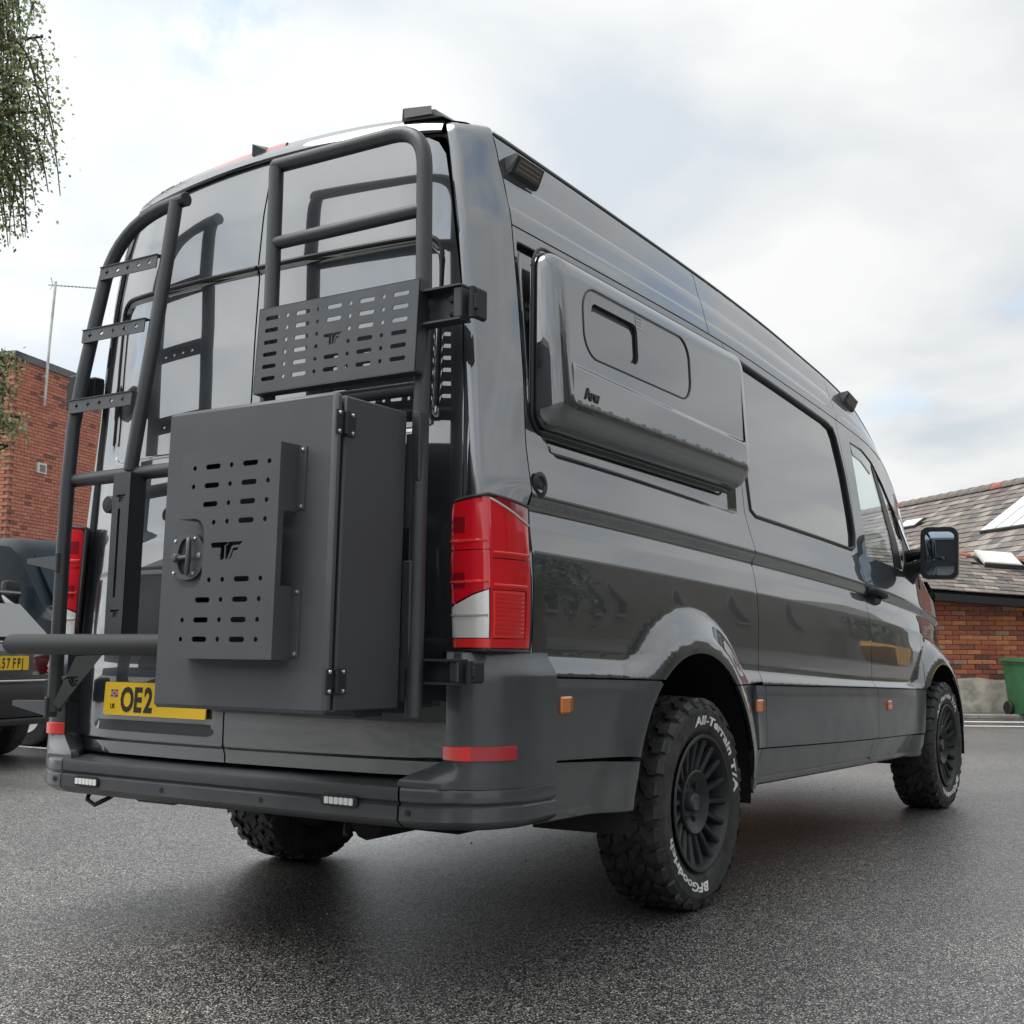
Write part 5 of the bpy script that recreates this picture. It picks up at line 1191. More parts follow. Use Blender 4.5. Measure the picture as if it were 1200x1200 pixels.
w = MB(); w.box((-.01, 0, .46), (.10, 1.74, .30), ch=.05); w.box((-.005, 0, .74), (.05, 1.0, .14), ch=.03); lpart(w, 'front_bumper', mat('dark_bumper', (.015, .016, .018), .5), dv)
for s in (1, -1):
    rear_quad([(.0, s*.50, .80), (.012, s*.80, .82), (.09, s*.84, .98), (.03, s*.52, .93)], 'headlight', CLEARL, dv, .02)
    for x in (.85, 3.9): car_wheel(dv, x, s*.86, .34, .22)
    w = MB(); w.box((1.05, s*1.08, 1.42), (.10, .16, .26), ch=.03); lpart(w, 'door_mirror', SEAL, dv)
w = MB(); w.add([(-.055, -.26, .42), (-.055, .26, .42), (-.055, .26, .53), (-.055, -.26, .53)], [(0, 3, 2, 1)]); lpart(w, 'front_plate', PLATEW, dv, 0)

# ================================================================== road markings, kerb, pavement
def strip(name, a, b, wd, z=.004, m=None):
    a = Vector((a[0], a[1])); b = Vector((b[0], b[1])); n = (b-a).normalized(); n = Vector((-n.y, n.x))*wd/2
    w = MB(); w.add([(a.x-n.x, a.y-n.y, z), (b.x-n.x, b.y-n.y, z), (b.x+n.x, b.y+n.y, z), (a.x+n.x, a.y+n.y, z)], [(0, 1, 2, 3)]); return props(w.obj(name, m or ROADW, smooth=0), kind='structure')
cr = np.array([.833, .549])
def al(p, s): return (p[0]+cr[0]*s, p[1]+cr[1]*s)
strip('road_marking', al((-1.22, 15.2), -7), al((-1.22, 15.2), 9), .22); strip('road_marking', al((-.97, 14.11), -7), al((-.97, 14.11), 9), .16)
strip('road_marking', (-10.5, 4.36), (-5.3, 4.44), .10); strip('road_marking', (-10.5, 1.86), (-5.3, 1.94), .10); strip('road_marking', (-10.5, 6.7), (-5.3, 6.78), .10)
PAV = mat('grey_paving', (.16, .155, .145), .75, var=(3, .75), bump=(120, .3, .003)); KERB = mat('kerb_concrete', (.24, .23, .21), .8, var=(5, .7), bump=(90, .4, .003))
w = MB(); p0 = (-1.42, 16.30)
q = [al(p0, -9), al(p0, 12)]; n = np.array([-cr[1], cr[0]])
w.add([(*q[0], .055), (*q[1], .055), (q[1][0]+n[0]*9, q[1][1]+n[1]*9, .055), (q[0][0]+n[0]*9, q[0][1]+n[1]*9, .055)], [(0, 1, 2, 3)]); props(w.obj('pavement', PAV, smooth=0), kind='structure')
w = MB()
for i in range(23):
    c = al(p0, -9+.915*i+.457); w.box((c[0]-n[0]*.062, c[1]-n[1]*.062, .029), (.907, .125, .068), Matrix.Rotation(math.atan2(cr[1], cr[0]), 3, 'Z'), ch=.012)
props(w.obj('kerb', KERB), kind='structure')

# ================================================================== right: low brick outbuilding and slate-roofed hall behind
BRK = [mat('brick_%s' % n_, c, .85, var=(30, .8), bump=(160, .5, .004)) for n_, c in (('orange', (.46, .165, .072)), ('red', (.40, .12, .068)), ('brown', (.28, .10, .072)), ('dark', (.16, .07, .058)), ('bright', (.57, .225, .10)), ('pale', (.36, .22, .16)))]
MORT = mat('mortar', (.20, .165, .14), .9, var=(20, .8), bump=(200, .4, .003))
SLT = [mat('slate_%s' % n_, c, .62, var=(22, .72), bump=(60, .5, .006)) for n_, c in (('grey', (.145, .124, .110)), ('mauve', (.158, .126, .115)), ('pale', (.25, .218, .19)), ('dark', (.085, .077, .074)), ('lichen', (.16, .15, .115)))]
def unit_box(name, m, d, ch=0):
    w = MB(); w.box((0, 0, 0), d, ch=ch); me = bpy.data.meshes.new(name); me.from_pydata(w.v, [], w.f); me.materials.append(m); return me
BM = [unit_box('brick', m, (.215, .060, .065)) for m in BRK]; BH = [unit_box('brick', m, (.103, .060, .065)) for m in BRK]
def pick(weights): return int(rng.choice(len(weights), p=np.array(weights)/sum(weights)))
def boxes_joined(name, items, mats, par):
    """items: (matrix, size, material index) -> one mesh"""
    if not items: return None
    base = np.array([(x, y, z) for x in (-.5, .5) for y in (-.5, .5) for z in (-.5, .5)]); F = np.array([(0, 1, 3, 2), (4, 6, 7, 5), (0, 4, 5, 1), (2, 3, 7, 6), (0, 2, 6, 4), (1, 5, 7, 3)])
    V = []; FF = []; MI = []
    for k, (M, d, mi) in enumerate(items):
        A = np.array(M); v = (base*np.array(d)) @ A[:3, :3].T+A[:3, 3]; V.append(v); FF.append(F+8*k); MI += [mi]*6
    me = bpy.data.meshes.new(name); me.from_pydata(np.concatenate(V).tolist(), [], np.concatenate(FF).tolist())
    for m in mats: me.materials.append(m)
    me.polygons.foreach_set('material_index', MI); o = bpy.data.objects.new(name, me); link(o, par); o['kind'] = 'stuff'; return o
W0 = np.array([-2.126, 16.777, 0.0]); U = np.array([cr[0], cr[1], 0]); Nn = np.array([cr[1], -cr[0], 0])       # wall direction, outward normal
ob = thing('brick_outbuilding', 'low red brick outbuilding with rendered plinth and slate roof', 'building', tuple(W0))
def wp(s, o, z): return tuple(W0+U*s+Nn*o+np.array([0, 0, z]))
def fbox(w, s0, s1, o0, o1, z0, z1, ch=0):
    vs = [wp(s, o, z) for s in (s0, s1) for o in (o0, o1) for z in (z0, z1)]
    w.add(vs, [(0, 1, 3, 2), (4, 6, 7, 5), (0, 4, 5, 1), (2, 3, 7, 6), (0, 2, 6, 4), (1, 5, 7, 3)]); return w
w = MB(); fbox(w, -3.5, 6, -3.2, -.02, 0, 1.98); w.obj('wall', MORT, ob, smooth=0)
PLI = mat('weathered_render', (.50, .46, .38), .85, var=(7, .68, 8), bump=(50, .6, .008))
w = MB(); rows = []
ss = np.linspace(-3.5, 6, 96)
for o, zf_ in ((.04, lambda s: 0), (.045, lambda s: .30), (.036, lambda s: .53+.018*math.sin(3.1*s)+.012*math.sin(9.7*s)), (.0, lambda s: .566+.018*math.sin(3.1*s)+.012*math.sin(9.7*s)), (-.02, lambda s: .57)): rows.append([wp(s, o, zf_(s)) for s in ss])
w.grid(rows); w.obj('rendered_plinth', PLI, ob, smooth=40)
rotU = Matrix.Rotation(math.atan2(cr[1], cr[0]), 4, 'Z'); cand = []
zc = .60; k = 0
while zc < 1.96:
    for j in range(-16, 28):
        s = j*.225+(.1125 if k % 2 else 0); cand.append((s, zc, k))
    zc += .0755; k += 1
cand.sort(key=lambda q: (q[0]-.95)**2+.3*(q[1]-1.3)**2); items = []; ni = 0
for s, z, k in cand:
    band = {7: [4, 2, 1, 0, 2, 0], 8: [5, 2, 1, 0, 2, .2], 11: [6, 1, .3, 0, 4, 0], 5: [3, 2, 1, .2, 1.5, 0]}.get(k, [1.6, 4, 1.6, .3, .4, .5] if k > 7 else [.5, 3.2, 3.2, .9, .2, .5])
    mi = pick(band); off = rng.uniform(-.005, .004); M = Matrix.Translation(wp(s+rng.uniform(-.003, .003), -.026+off, z+rng.uniform(-.002, .002))) @ rotU @ Matrix.Rotation(rng.uniform(-.012, .012), 4, 'Y')
    if ni < 300:
        o = bpy.data.objects.new('brick', BM[mi]); link(o, ob); o.matrix_parent_inverse = Matrix.Translation(tuple(-W0)); o.matrix_basis = M; ni += 1
    else: items.append((M, (.215, .06, .065), mi))
boxes_joined('brickwork', items, BRK, ob)
# roof plane of the outbuilding
E0 = np.array([-1.981, 16.429, 1.964]); e1 = np.array([.833, .549, -.065]); e2 = np.array([-.464, .759, .457]); e3 = np.cross(e1, e2); e3 /= np.linalg.norm(e3)
e1 /= np.linalg.norm(e1); e2 = np.cross(e3, e1)
def rp(a, b, c=0): return E0+e1*a+e2*b+e3*c
def rmat(O, a, b, n, tilt=0):
    M = Matrix.Identity(4)
    for i in range(3): M[i][0] = a[i]; M[i][1] = b[i]; M[i][2] = n[i]; M[i][3] = O[i]
    return M @ Matrix.Rotation(tilt, 4, 'X')
w = MB(); w.add([tuple(rp(a, b, c)) for c in (-.03, -.12) for a, b in ((-3.4, -.06), (6, -.06), (6, 1.5), (-3.4, 1.5))], [(0, 1, 2, 3), (7, 6, 5, 4), (0, 4, 5, 1), (1, 5, 6, 2), (2, 6, 7, 3), (3, 7, 4, 0)]); w.obj('roof', DARK, ob, smooth=0)
w = MB(); a = rp(-3.4, -.05, -.07); b = rp(6, -.05, -.07)
w.add([tuple(p+np.array(d)) for p in (a, b) for d in ((0, 0, 0), (Nn[0]*.11, Nn[1]*.11, 0), (Nn[0]*.11, Nn[1]*.11, -.11), (0, 0, -.13))], [(0, 4, 5, 1), (1, 5, 6, 2), (2, 6, 7, 3), (0, 1, 2, 3), (7, 6, 5, 4)]); w.obj('gutter', SEAL, ob, smooth=0)
w = MB(); p = wp(.36, .03, 1.865); w.box(p, (.11, .08, .075), Matrix.Rotation(math.atan2(cr[1], cr[0]), 3, 'Z'), ch=.01); lb = w.obj('bulkhead_light', mat('grey_lamp_body', (.30, .32, .35), .4), ob)
SM = [unit_box('slate', m, (.262, .30, .016)) for m in SLT]
def slates(par, O, a_, b_, n_, a0, a1, b0, b1, wd, ex, skip, ctr, cap, wts, nm='slate'):
    L_ = []
    r = 0; b = b0
    while b < b1:
        a = a0+(wd/2 if r % 2 else 0)
        while a < a1:
            if not skip(a, b): L_.append((a, b))
            a += wd
        b += ex; r += 1
    L_.sort(key=lambda q: (q[0]-ctr[0])**2+(q[1]-ctr[1])**2); items = []
    for i, (a, b) in enumerate(L_):
        mi = pick(wts); M = rmat(O+a_*(a+rng.uniform(-.004, .004))+b_*(b+rng.uniform(-.006, .006))+n_*(.010+rng.uniform(-.002, .004)), a_, b_, n_, R_(-4.2)+rng.uniform(-.022, .022)) @ Matrix.Rotation(rng.uniform(-.02, .02), 4, 'Z') @ Matrix.Rotation(rng.uniform(-.015, .015), 4, 'Y')
        if i < cap:
            o = bpy.data.objects.new(nm, SM[mi]); link(o, par); q = o.matrix_parent_inverse; o.matrix_basis = M
            o.matrix_basis = M @ Matrix.Diagonal((wd/.27, ex*1.5/.30, 1, 1))
        else: items.append((M, (wd*.97, ex*1.5, .011), mi))
    boxes_joined('slates', items, SLT, par)
slates(ob, E0, e1, e2, e3, -3.3, 5.9, .02, 1.42, .235, .135, lambda a, b: 1.05 < a < 2.0 and .98 < b, (1.4, .7), 190, [4, 2, 2, 1.5, 1])
RT_ = [mat('ridge_red', (.34, .11, .075), .8, var=(18, .75)), mat('ridge_grey', (.17, .15, .13), .8, var=(18, .7))]
def ridge_tiles(par, O, d, n, up, length, count, wts, r=.10):
    for i in range(count):
        w = MB(); L_ = length/count; c = O+d*(i+.5)*L_; rows = []
        for s in (-.49, .49):
            rows.append([tuple(c+d*L_*s+n*(r*1.25*math.cos(t))+up*(r*math.sin(t)*.9-.03+(.012 if s > 0 else 0))) for t in np.linspace(-.15, math.pi+.15, 9)])
        w.grid(rows); w.grid([[tuple(np.array(p)-up*.015) for p in r_] for r_ in rows], flip=True); w.obj('ridge_tile', RT_[pick(wts)], par, smooth=50)
up_ = np.array([0, 0, 1.0])
ridge_tiles(ob, rp(-1.0, 1.47, .01), e1, Nn, up_, 2.15, 5, [2, 1], .06); ridge_tiles(ob, rp(1.88, 1.47, .01), e1, Nn, up_, 2.4, 6, [2, 1.2], .06)
# roof light
SKYL = mat('white_roof_light', (.72, .74, .74), .35, coat=.4); SKYF = mat('roof_light_frame', (.50, .50, .48), .5); FLASH = mat('dark_flashing', (.05, .05, .052), .5)
w = MB(); w.box((0, 0, .03), (.62, .54, .06), ch=.01); M = rmat(rp(1.54, 1.26, .03), e1, e2, e3); w.v = [tuple(M @ Vector(v)) for v in w.v]; rl = w.obj('roof_light', SKYF, ob)
w = MB(); w.box((0, .0, .064), (.54, .46, .006)); w.v = [tuple(M @ Vector(v)) for v in w.v]; w.obj('pane', SKYL, rl, smooth=0)
w = MB(); w.box((0, -.285, .03), (.64, .04, .07)); w.v = [tuple(M @ Vector(v)) for v in w.v]; w.obj('flashing', FLASH, rl, smooth=0)
# hall behind
hall = thing('slate_roofed_hall', 'taller hall with weathered grey slate roof and long white roof lights', 'building', (-3.806, 27.373, 0))
HS = 1.22; R0 = np.array([2.926, -2.856, .9186])+HS*(np.array([-2.592, 21.922, 4.08])-np.array([2.926, -2.856, .9186])); h1 = np.array([-.741, .671, 0]); h1 /= np.linalg.norm(h1); hn = np.array([-h1[1], h1[0], 0]); pt_ = R_(35); h2 = hn*math.cos(pt_)-np.array([0, 0, math.sin(pt_)]); h3 = np.cross(h1, h2); h3 = h3 if h3[2] > 0 else -h3
def hp(a, b, c=0): return R0+h1*a*HS+h2*b*HS+h3*c
hb2 = -hn*math.cos(pt_)-np.array([0, 0, math.sin(pt_)])
w = MB(); w.add([tuple(hp(-6, 0, -.03)), tuple(hp(6, 0, -.03)), tuple(hp(6, 3.1, -.03)), tuple(hp(-6, 3.1, -.03)), tuple(R0-h1*6*HS+hb2*4.2), tuple(R0+h1*6*HS+hb2*4.2)], [(0, 1, 2, 3), (1, 0, 4, 5)]); w.obj('roof', SLT[3], hall, smooth=0)
w = MB(); c4 = [hp(-5.8, 2.9, -.05), hp(5.8, 2.9, -.05), R0+h1*5.8*HS+hb2*3.9, R0-h1*5.8*HS+hb2*3.9]; w.add([tuple(p) for p in c4]+[(p[0], p[1], 0) for p in c4], [(i, (i+1) % 4, 4+(i+1) % 4, 4+i) for i in range(4)]); w.add([tuple(p) for p in (c4[0], c4[3], R0-h1*5.8*HS-np.array([0, 0, .08]), c4[1], c4[2], R0+h1*5.8*HS-np.array([0, 0, .08]))], [(0, 1, 2), (3, 5, 4)]); w.obj('wall', BRK[1], hall, smooth=0)
slates(hall, R0, -h1, -h2, h3, -7.0, 7.2, -3.6, -.04, .36, .225, lambda a, b: (2.62*HS < a < 4.75*HS and -1.98*HS < b < -.42*HS) or (-.80*HS < a < -.10*HS and -1.28*HS < b < -.90*HS), (2.2, -1.7), 300, [3.2, 3.4, 2.6, 1.2, .8])
ridge_tiles(hall, R0+h1*6*HS-np.array([0, 0, .01]), -h1, hn, up_, 14.6, 36, [.5, 4], .14)
def skylight(a0, a1, b0, b1, nb, par):
    w = MB(); c = hp((a0+a1)/2, (b0+b1)/2, .03); M = rmat(c, h1, h2, h3 if np.dot(np.cross(h1, h2), h3) > 0 else -h3)
    s_ = 1 if np.dot(np.cross(h1, h2), h3) > 0 else -1
    w.box((0, 0, .02*s_), (abs(a1-a0)*HS, abs(b1-b0)*HS, .05)); w.v = [tuple(M @ Vector(v)) for v in w.v]; f_ = w.obj('roof_light', FLASH, par, smooth=0)
    for i in range(nb):
        pw = abs(a1-a0)*HS/nb; w = MB(); w.box((-abs(a1-a0)*HS/2+pw*(i+.5), 0, .05*s_), (pw-.05, abs(b1-b0)*HS-.06, .012)); w.v = [tuple(M @ Vector(v)) for v in w.v]; w.obj('pane', SKYL, f_, smooth=0)
skylight(-4.7, -2.64, .46, 1.92, 5, hall); skylight(.14, .76, .94, 1.24, 1, hall)

# green wheelie bin against the wall
GRN = mat('green_bin_plastic', (.030, .115, .045), .45, var=(6, .85), rvar=(8, .4, .6)); 
bin_ = thing('wheelie_bin', 'green wheelie bin standing on the pavement against the brick wall', 'wheelie bin', (-.56, 16.76, .055), math.atan2(cr[1], cr[0])+R_(14))
def bl(w, nm, m, sm=30, par=bin_): return w.obj(nm, m, par, smooth=sm, local=True)
w = MB(); rows = []
for z, wx, wy in ((.02, .235, .24), (.05, .245, .25), (.40, .265, .285), (.74, .285, .325), (.745, .30, .34), (.775, .30, .34), (.775, .28, .32)): rows.append([(x, y, z) for x, y in rrect(-wx, wx, -wy, wy, .035, 3)]); rows[-1].append(rows[-1][0])
w.grid(rows); w.add(rows[0][:-1], [tuple(range(len(rows[0])-1))[::-1]]); bb = bl(w, 'bin_body', GRN)
w = MB()
for x in (-.14, .14): w.box((x, -.292, .40), (.03, .02, .6), Matrix.Rotation(R_(6.0), 3, 'X'), ch=.006)
bl(w, 'rib', GRN, par=bb)
w = MB(); w.grid([[(x, y, z) for x in (-.315, -.30, 0, .30, .315)] for y, z in ((-.37, .775), (-.365, .80), (-.2, .835), (.2, .845), (.33, .84), (.35, .80))]); w.grid([[(x, y, .778) for x in (-.315, 0, .315)] for y in (-.37, .35)], flip=True); 
for s in (-1, 1): w.add([(s*.315, y, z) for y, z in ((-.37, .775), (-.365, .80), (-.2, .835), (.2, .845), (.33, .84), (.35, .80))], [(0, 1, 2, 3, 4, 5)])
bl(w, 'lid', mat('green_lid', (.040, .150, .060), .4, rvar=(8, .35, .5)))
w = MB(); w.tube([(-.24, .38, .80), (.24, .38, .80)], .016, 10); bl(w, 'handle', GRN)
for s in (-1, 1):
    w = MB(); w.lathe([(-.03, .04), (-.03, .095), (-.02, .105), (.02, .105), (.03, .095), (.03, .04), (.02, .0001)], 22, 'X', (s*.27, .20 if s > 0 else .20, .10)); w.lathe([(-.034, .0001), (-.034, .04)], 14, 'X', (s*.27, .20, .10)); bl(w, 'wheel', BLACK)
    w = MB(); w.lathe([(-.03, .04), (-.03, .085), (-.02, .095), (.02, .095), (.03, .085), (.03, .04)], 22, 'Y', (-.21+.16*(s > 0), -.27, .085)); w.lathe([(-.032, .0001), (-.032, .04)], 14, 'Y', (-.21+.16*(s > 0), -.27, .085)); bl(w, 'castor', BLACK)

# ================================================================== left: brick building, aerial, birch
LB = thing('brick_building', 'two-storey red brick building with grey coping rising over the cars', 'building', (-19.76, 12.78, 0))
LP0 = np.array([-19.76, 12.78, 0.0]); dA = np.array([-.3254, .9456, 0]); dB = np.array([-.9456, -.3254, 0]); nA = np.array([.9456, .3254, 0]); nB = np.array([.3254, -.9456, 0]); HB = 7.04
w = MB(); cs = [LP0, LP0+dA*14, LP0+dA*14+dB*9, LP0+dB*9]; ins = .02
cs2 = [LP0-nA*ins-nB*ins, LP0+dA*14-nA*ins, LP0+dA*14+dB*9, LP0+dB*9-nB*ins]
w.add([tuple(p) for p in cs2]+[(p[0], p[1], HB) for p in cs2], [(i, (i+1) % 4, 4+(i+1) % 4, 4+i) for i in range(4)]+[(4, 5, 6, 7)]); w.obj('wall', mat('pale_mortar', (.34, .20, .15), .9, var=(8, .85)), LB, smooth=0)
BR2 = [mat('fletton_%s' % n_, c, .85, var=(14, .85)) for n_, c in (('red', (.50, .195, .130)), ('mid', (.45, .170, .118)), ('orange', (.54, .225, .150)), ('dark', (.22, .10, .08)))]
items = []
for d, n, ln in ((dA, nA, 7.0), (dB, nB, 4.0)):
    A = Matrix.Identity(4)
    for i in range(3): A[i][0] = d[i]; A[i][1] = n[i]
    z = 1.2; k = 0
    while z < HB-.03:
        s = .11 if k % 2 else 0.0; s += .1125
        while s < ln:
            M = A.copy(); p = LP0+d*s-n*(.022-rng.uniform(-.003, .003)); M[0][3], M[1][3], M[2][3] = p[0], p[1], z
            items.append((M, (.214, .06, .064), pick([4, 3, 2, .35]))); s += .225
        z += .075; k += 1
boxes_joined('brickwork', items, BR2, LB)
w = MB(); COP = mat('grey_coping', (.13, .135, .14), .6, var=(4, .85))
for d, n, ln in ((dA, nA, 14), (dB, nB, 9)):
    a = LP0+n*.05-d*.05; b = LP0+d*ln+n*.05
    w.add([tuple(np.array(p)+q) for p in (a, b) for q in (np.array([0, 0, HB-.04]), np.array([0, 0, HB+.12]), -n*.4+np.array([0, 0, HB+.12]), -n*.4+np.array([0, 0, HB-.04]))], [(0, 4, 5, 1), (1, 5, 6, 2), (2, 6, 7, 3), (3, 7, 4, 0), (0, 1, 2, 3), (7, 6, 5, 4)])
w.obj('coping', COP, LB, smooth=0)
w = MB(); c = LP0+dA*1.06+nA*.02; A = Matrix.Identity(4)
for i in range(3): A[i][0] = dA[i]; A[i][1] = nA[i]
A.translation = Vector((c[0], c[1], 4.80)); w.box((0, 0, 0), (.32, .05, .23), ch=.008); w.v = [tuple(A @ Vector(v)) for v in w.v]; vt = w.obj('wall_vent', mat('white_vent', (.72, .71, .68), .6), LB)
for k in range(5):
    w = MB(); w.box((0, .03, -.065+.032*k), (.19, .02, .014), Matrix.Rotation(.5, 3, 'X')); w.v = [tuple(A @ Vector(v)) for v in w.v]; w.obj('louvre', mat('vent_grey', (.22, .22, .22), .6), vt, smooth=0)
an = thing('television_aerial', 'thin white aerial mast with many short cross rods on brick wall', 'aerial', (-19.98, 13.66, 6.2))
pa = LP0+dA*.90+nA*.12
w = MB(); w.tube([(pa[0], pa[1], 6.15), (pa[0]+.02, pa[1]+.03, 7.5), (pa[0]+.06, pa[1]+.08, 8.95)], .030, 8); w.obj('mast', mat('pale_mast', (.62, .62, .58), .5, var=(3, .7)), an)
for z in (6.35, 6.8):
    w = MB(); w.box(tuple(pa-nA*.06+np.array([0, 0, z])), (.14, .06, .05)); w.obj('wall_bracket', MATS['roof_light_frame'], an)
ALU = mat('aerial_metal', (.34, .35, .36), .4, .5)
hb0 = np.array([pa[0]+.06, pa[1]+.08, 8.86]); bd = np.array([.62, .78, .03]); bd /= np.linalg.norm(bd); sdv = np.cross(bd, [0, 0, 1]); sdv /= np.linalg.norm(sdv)
w = MB(); w.tube([tuple(hb0-bd*.15), tuple(hb0+bd*1.15)], .012, 6); w.obj('boom', ALU, an)
for i in range(14):
    w = MB(); p = hb0+bd*(.12+.075*i); L_ = .10-.002*i; w.tube([tuple(p-sdv*L_), tuple(p+sdv*L_)], .005, 4); w.obj('element', ALU, an)
w = MB()
for a_ in (.55, -.55): w.tube([tuple(hb0-bd*.05), tuple(hb0-bd*.10+np.array([0, 0, .26*math.sin(a_)])+sdv*.15)], .008, 4)
w.obj('reflector_rod', ALU, an)

LEAF = [mat('birch_leaf_%s' % n_, c, .6) for n_, c in (('dark', (.060, .082, .042)), ('mid', (.100, .125, .062)), ('pale', (.17, .19, .11)), ('yellow', (.155, .150, .058)))]
for m_ in LEAF:                                        # thin leaves let light through
    t_ = m_.node_tree; p_ = t_.nodes['Principled BSDF']; tl = t_.nodes.new('ShaderNodeBsdfTranslucent'); tl.inputs[0].default_value = tuple(min(1, c*3.2) for c in p_.inputs['Base Color'].default_value[:3])+(1,)
    ms = t_.nodes.new('ShaderNodeMixShader'); ms.inputs[0].default_value = .62; t_.links.new(p_.outputs[0], ms.inputs[1]); t_.links.new(tl.outputs[0], ms.inputs[2]); t_.links.new(ms.outputs[0], t_.nodes['Material Output'].inputs[0])
BARK = mat('birch_bark', (.22, .21, .19), .8, var=(9, .35), bump=(30, .5, .01)); TWIG = mat('birch_twig', (.055, .042, .034), .8)
def leaf_mesh(name, pts, size, par, mats, wts):
    V = []; F = []; MI = []
    for p in pts:
        d = rng.normal(size=3); d[2] = d[2]*.7-.5; d /= np.linalg.norm(d); q = np.cross(d, rng.normal(size=3)); q /= np.linalg.norm(q); nn = np.cross(d, q); s = size*rng.uniform(.65, 1.2); k = len(V)
        p = np.array(p); V += [tuple(p), tuple(p+d*s*.45+q*s*.36+nn*s*.06), tuple(p+d*s), tuple(p+d*s*.45-q*s*.36+nn*s*.06)]; F += [(k, k+1, k+2), (k, k+2, k+3)]; m = pick(wts); MI += [m, m]
    me = bpy.data.meshes.new(name); me.from_pydata(V, [], F)
    for m in mats: me.materials.append(m)
    me.polygons.foreach_set('material_index', MI); o = bpy.data.objects.new(name, me); link(o, par); return o
bt = thing('birch_tree', 'birch tree with drooping leafy twigs reaching in beside the cars', 'tree', (-9.6, 1.9, 0))
B0 = np.array([-9.6, 1.9, 0.0])
w = MB(); w.tube([tuple(B0+np.array(p)) for p in ((0, 0, 0), (.05, .03, 1.5), (-.05, .1, 3.5), (.1, .05, 6), (.0, .1, 9), (.05, 0, 11.5))], [.21, .17, .15, .12, .07, .02], 12); w.obj('trunk', BARK, bt)
br = MB(); LPTS = []
def strand(p0, p1, drop, n, leafn, spread=.10):
    p0 = np.array(p0, float); p1 = np.array(p1, float); path = []
    for k in np.linspace(0, 1, n): path.append(tuple(p0+(p1-p0)*k+np.array([0, 0, -drop*k*k])))
    br.tube(path, [.010*(1-.75*k)+.002 for k in np.linspace(0, 1, n)], 4, cap=False)
    for _ in range(leafn):
        k = rng.uniform(.12, 1)**.8; i = min(n-2, int(k*(n-1))); f = k*(n-1)-i; a = np.array(path[i]); b = np.array(path[i+1]); LPTS.append(a+(b-a)*f+rng.normal(size=3)*spread*np.array([1, 1, 1.1]))
# main limbs and hanging twigs all round the crown
for i in range(26):
    az = rng.uniform(0, 2*math.pi); z0 = rng.uniform(3.6, 10.5); ln = rng.uniform(1.2, 2.7)*(1-.5*max(0, (z0-8)/4)); a = B0+np.array([0, .05, z0]); tip = a+np.array([math.cos(az)*ln, math.sin(az)*ln, rng.uniform(.2, 1.0)])
    if tip[0] > B0[0]+.6 and tip[1] > B0[1]-.3 and z0 < 7.6: tip[:2] = B0[:2]+(tip[:2]-B0[:2])*.45
    br.tube([tuple(a), tuple((a+tip)/2+np.array([0, 0, .15])), tuple(tip)], [.05, .03, .012], 5, cap=False)
    for _ in range(7):
        k = rng.uniform(.3, 1); b = a+(tip-a)*k; strand(b, b+np.array([rng.normal()*.5, rng.normal()*.5, -.1]), rng.uniform(.5, 1.6), 6, 90, .11)
# the limbs that reach into the picture
def limb(z0, tip):
    a = B0+np.array([0, .05, z0]); tip = np.array(tip); mid = (a+tip)/2+np.array([0, 0, .25]); br.tube([tuple(a), tuple(mid), tuple(tip)], [.055, .035, .012], 6, cap=False); return a, mid, tip
for z0, tip, ns_, dr, rr in ((6.2, (-6.75, 3.35, 7.2), 9, .9, .30), (5.6, (-6.42, 3.68, 6.42), 12, .95, .30), (5.2, (-6.55, 3.62, 6.0), 14, 1.05, .34), (5.0, (-6.50, 3.72, 5.75), 10, .75, .26), (4.8, (-6.85, 3.45, 5.35), 10, .60, .30), (6.0, (-7.0, 3.2, 6.6), 14, 1.3, .4)):
    a, mid, tip = limb(z0, tip)
    for i in range(ns_):
        k = rng.uniform(.55, 1.0); b = mid+(tip-mid)*(k*2-1 if k > .5 else 0); e_ = b+np.array([rng.normal()*rr*.6+.12, rng.normal()*rr*.6+.1, rng.uniform(-.15, .1)])
        strand(b, e_, rng.uniform(.35, 1)*dr, 7, 75, .075)
for z0, tip in ((3.2, (-6.66, 3.84, 3.42)), (2.9, (-6.72, 3.86, 2.98)), (2.6, (-6.80, 3.84, 2.72))):
    a, mid, tip = limb(z0, tip)
    for i in range(9):
        k = rng.uniform(.2, 1.0); b = mid+(tip-mid)*k; strand(b, b+np.array([rng.normal()*.10, rng.normal()*.10, .03]), rng.uniform(.05, .34), 5, 34, .06)
TO = np.array([-6.72, 3.48, 0]); TU = np.array([.839, .545, 0]); TV = np.array([-.545, .839, 0])
smax = lambda z: float(np.interp(z, [4.45, 4.9, 5.2, 5.7, 6.0, 6.3, 6.6, 7.0, 8.0], [.00, .28, .40, .47, .47, .40, .30, .20, .10]))
TIPS = []                                              # main limbs that carry the twigs
for z0, z1, d1, s1 in ((3.6, 5.3, -.5, -1.0), (3.9, 5.7, .45, -.8), (4.6, 6.2, -.1, -.7), (5.1, 6.9, .5, -.9), (5.6, 7.3, -.5, -.8), (6.3, 8.1, .1, -.9), (7.0, 8.6, -.4, -1.1)):
    q0 = B0+np.array([0, .05, z0]); q3 = TO+TU*s1+TV*d1+np.array([0, 0, z1]); q1 = q0+(q3-q0)*.35+np.array([0, 0, .30]); q2 = q0+(q3-q0)*.7+np.array([0, 0, .28])
    br.tube([tuple(q0), tuple(q1), tuple(q2), tuple(q3)], [.06, .045, .032, .018], 6, cap=False); TIPS += [q2, q3, (q2+q3)/2]
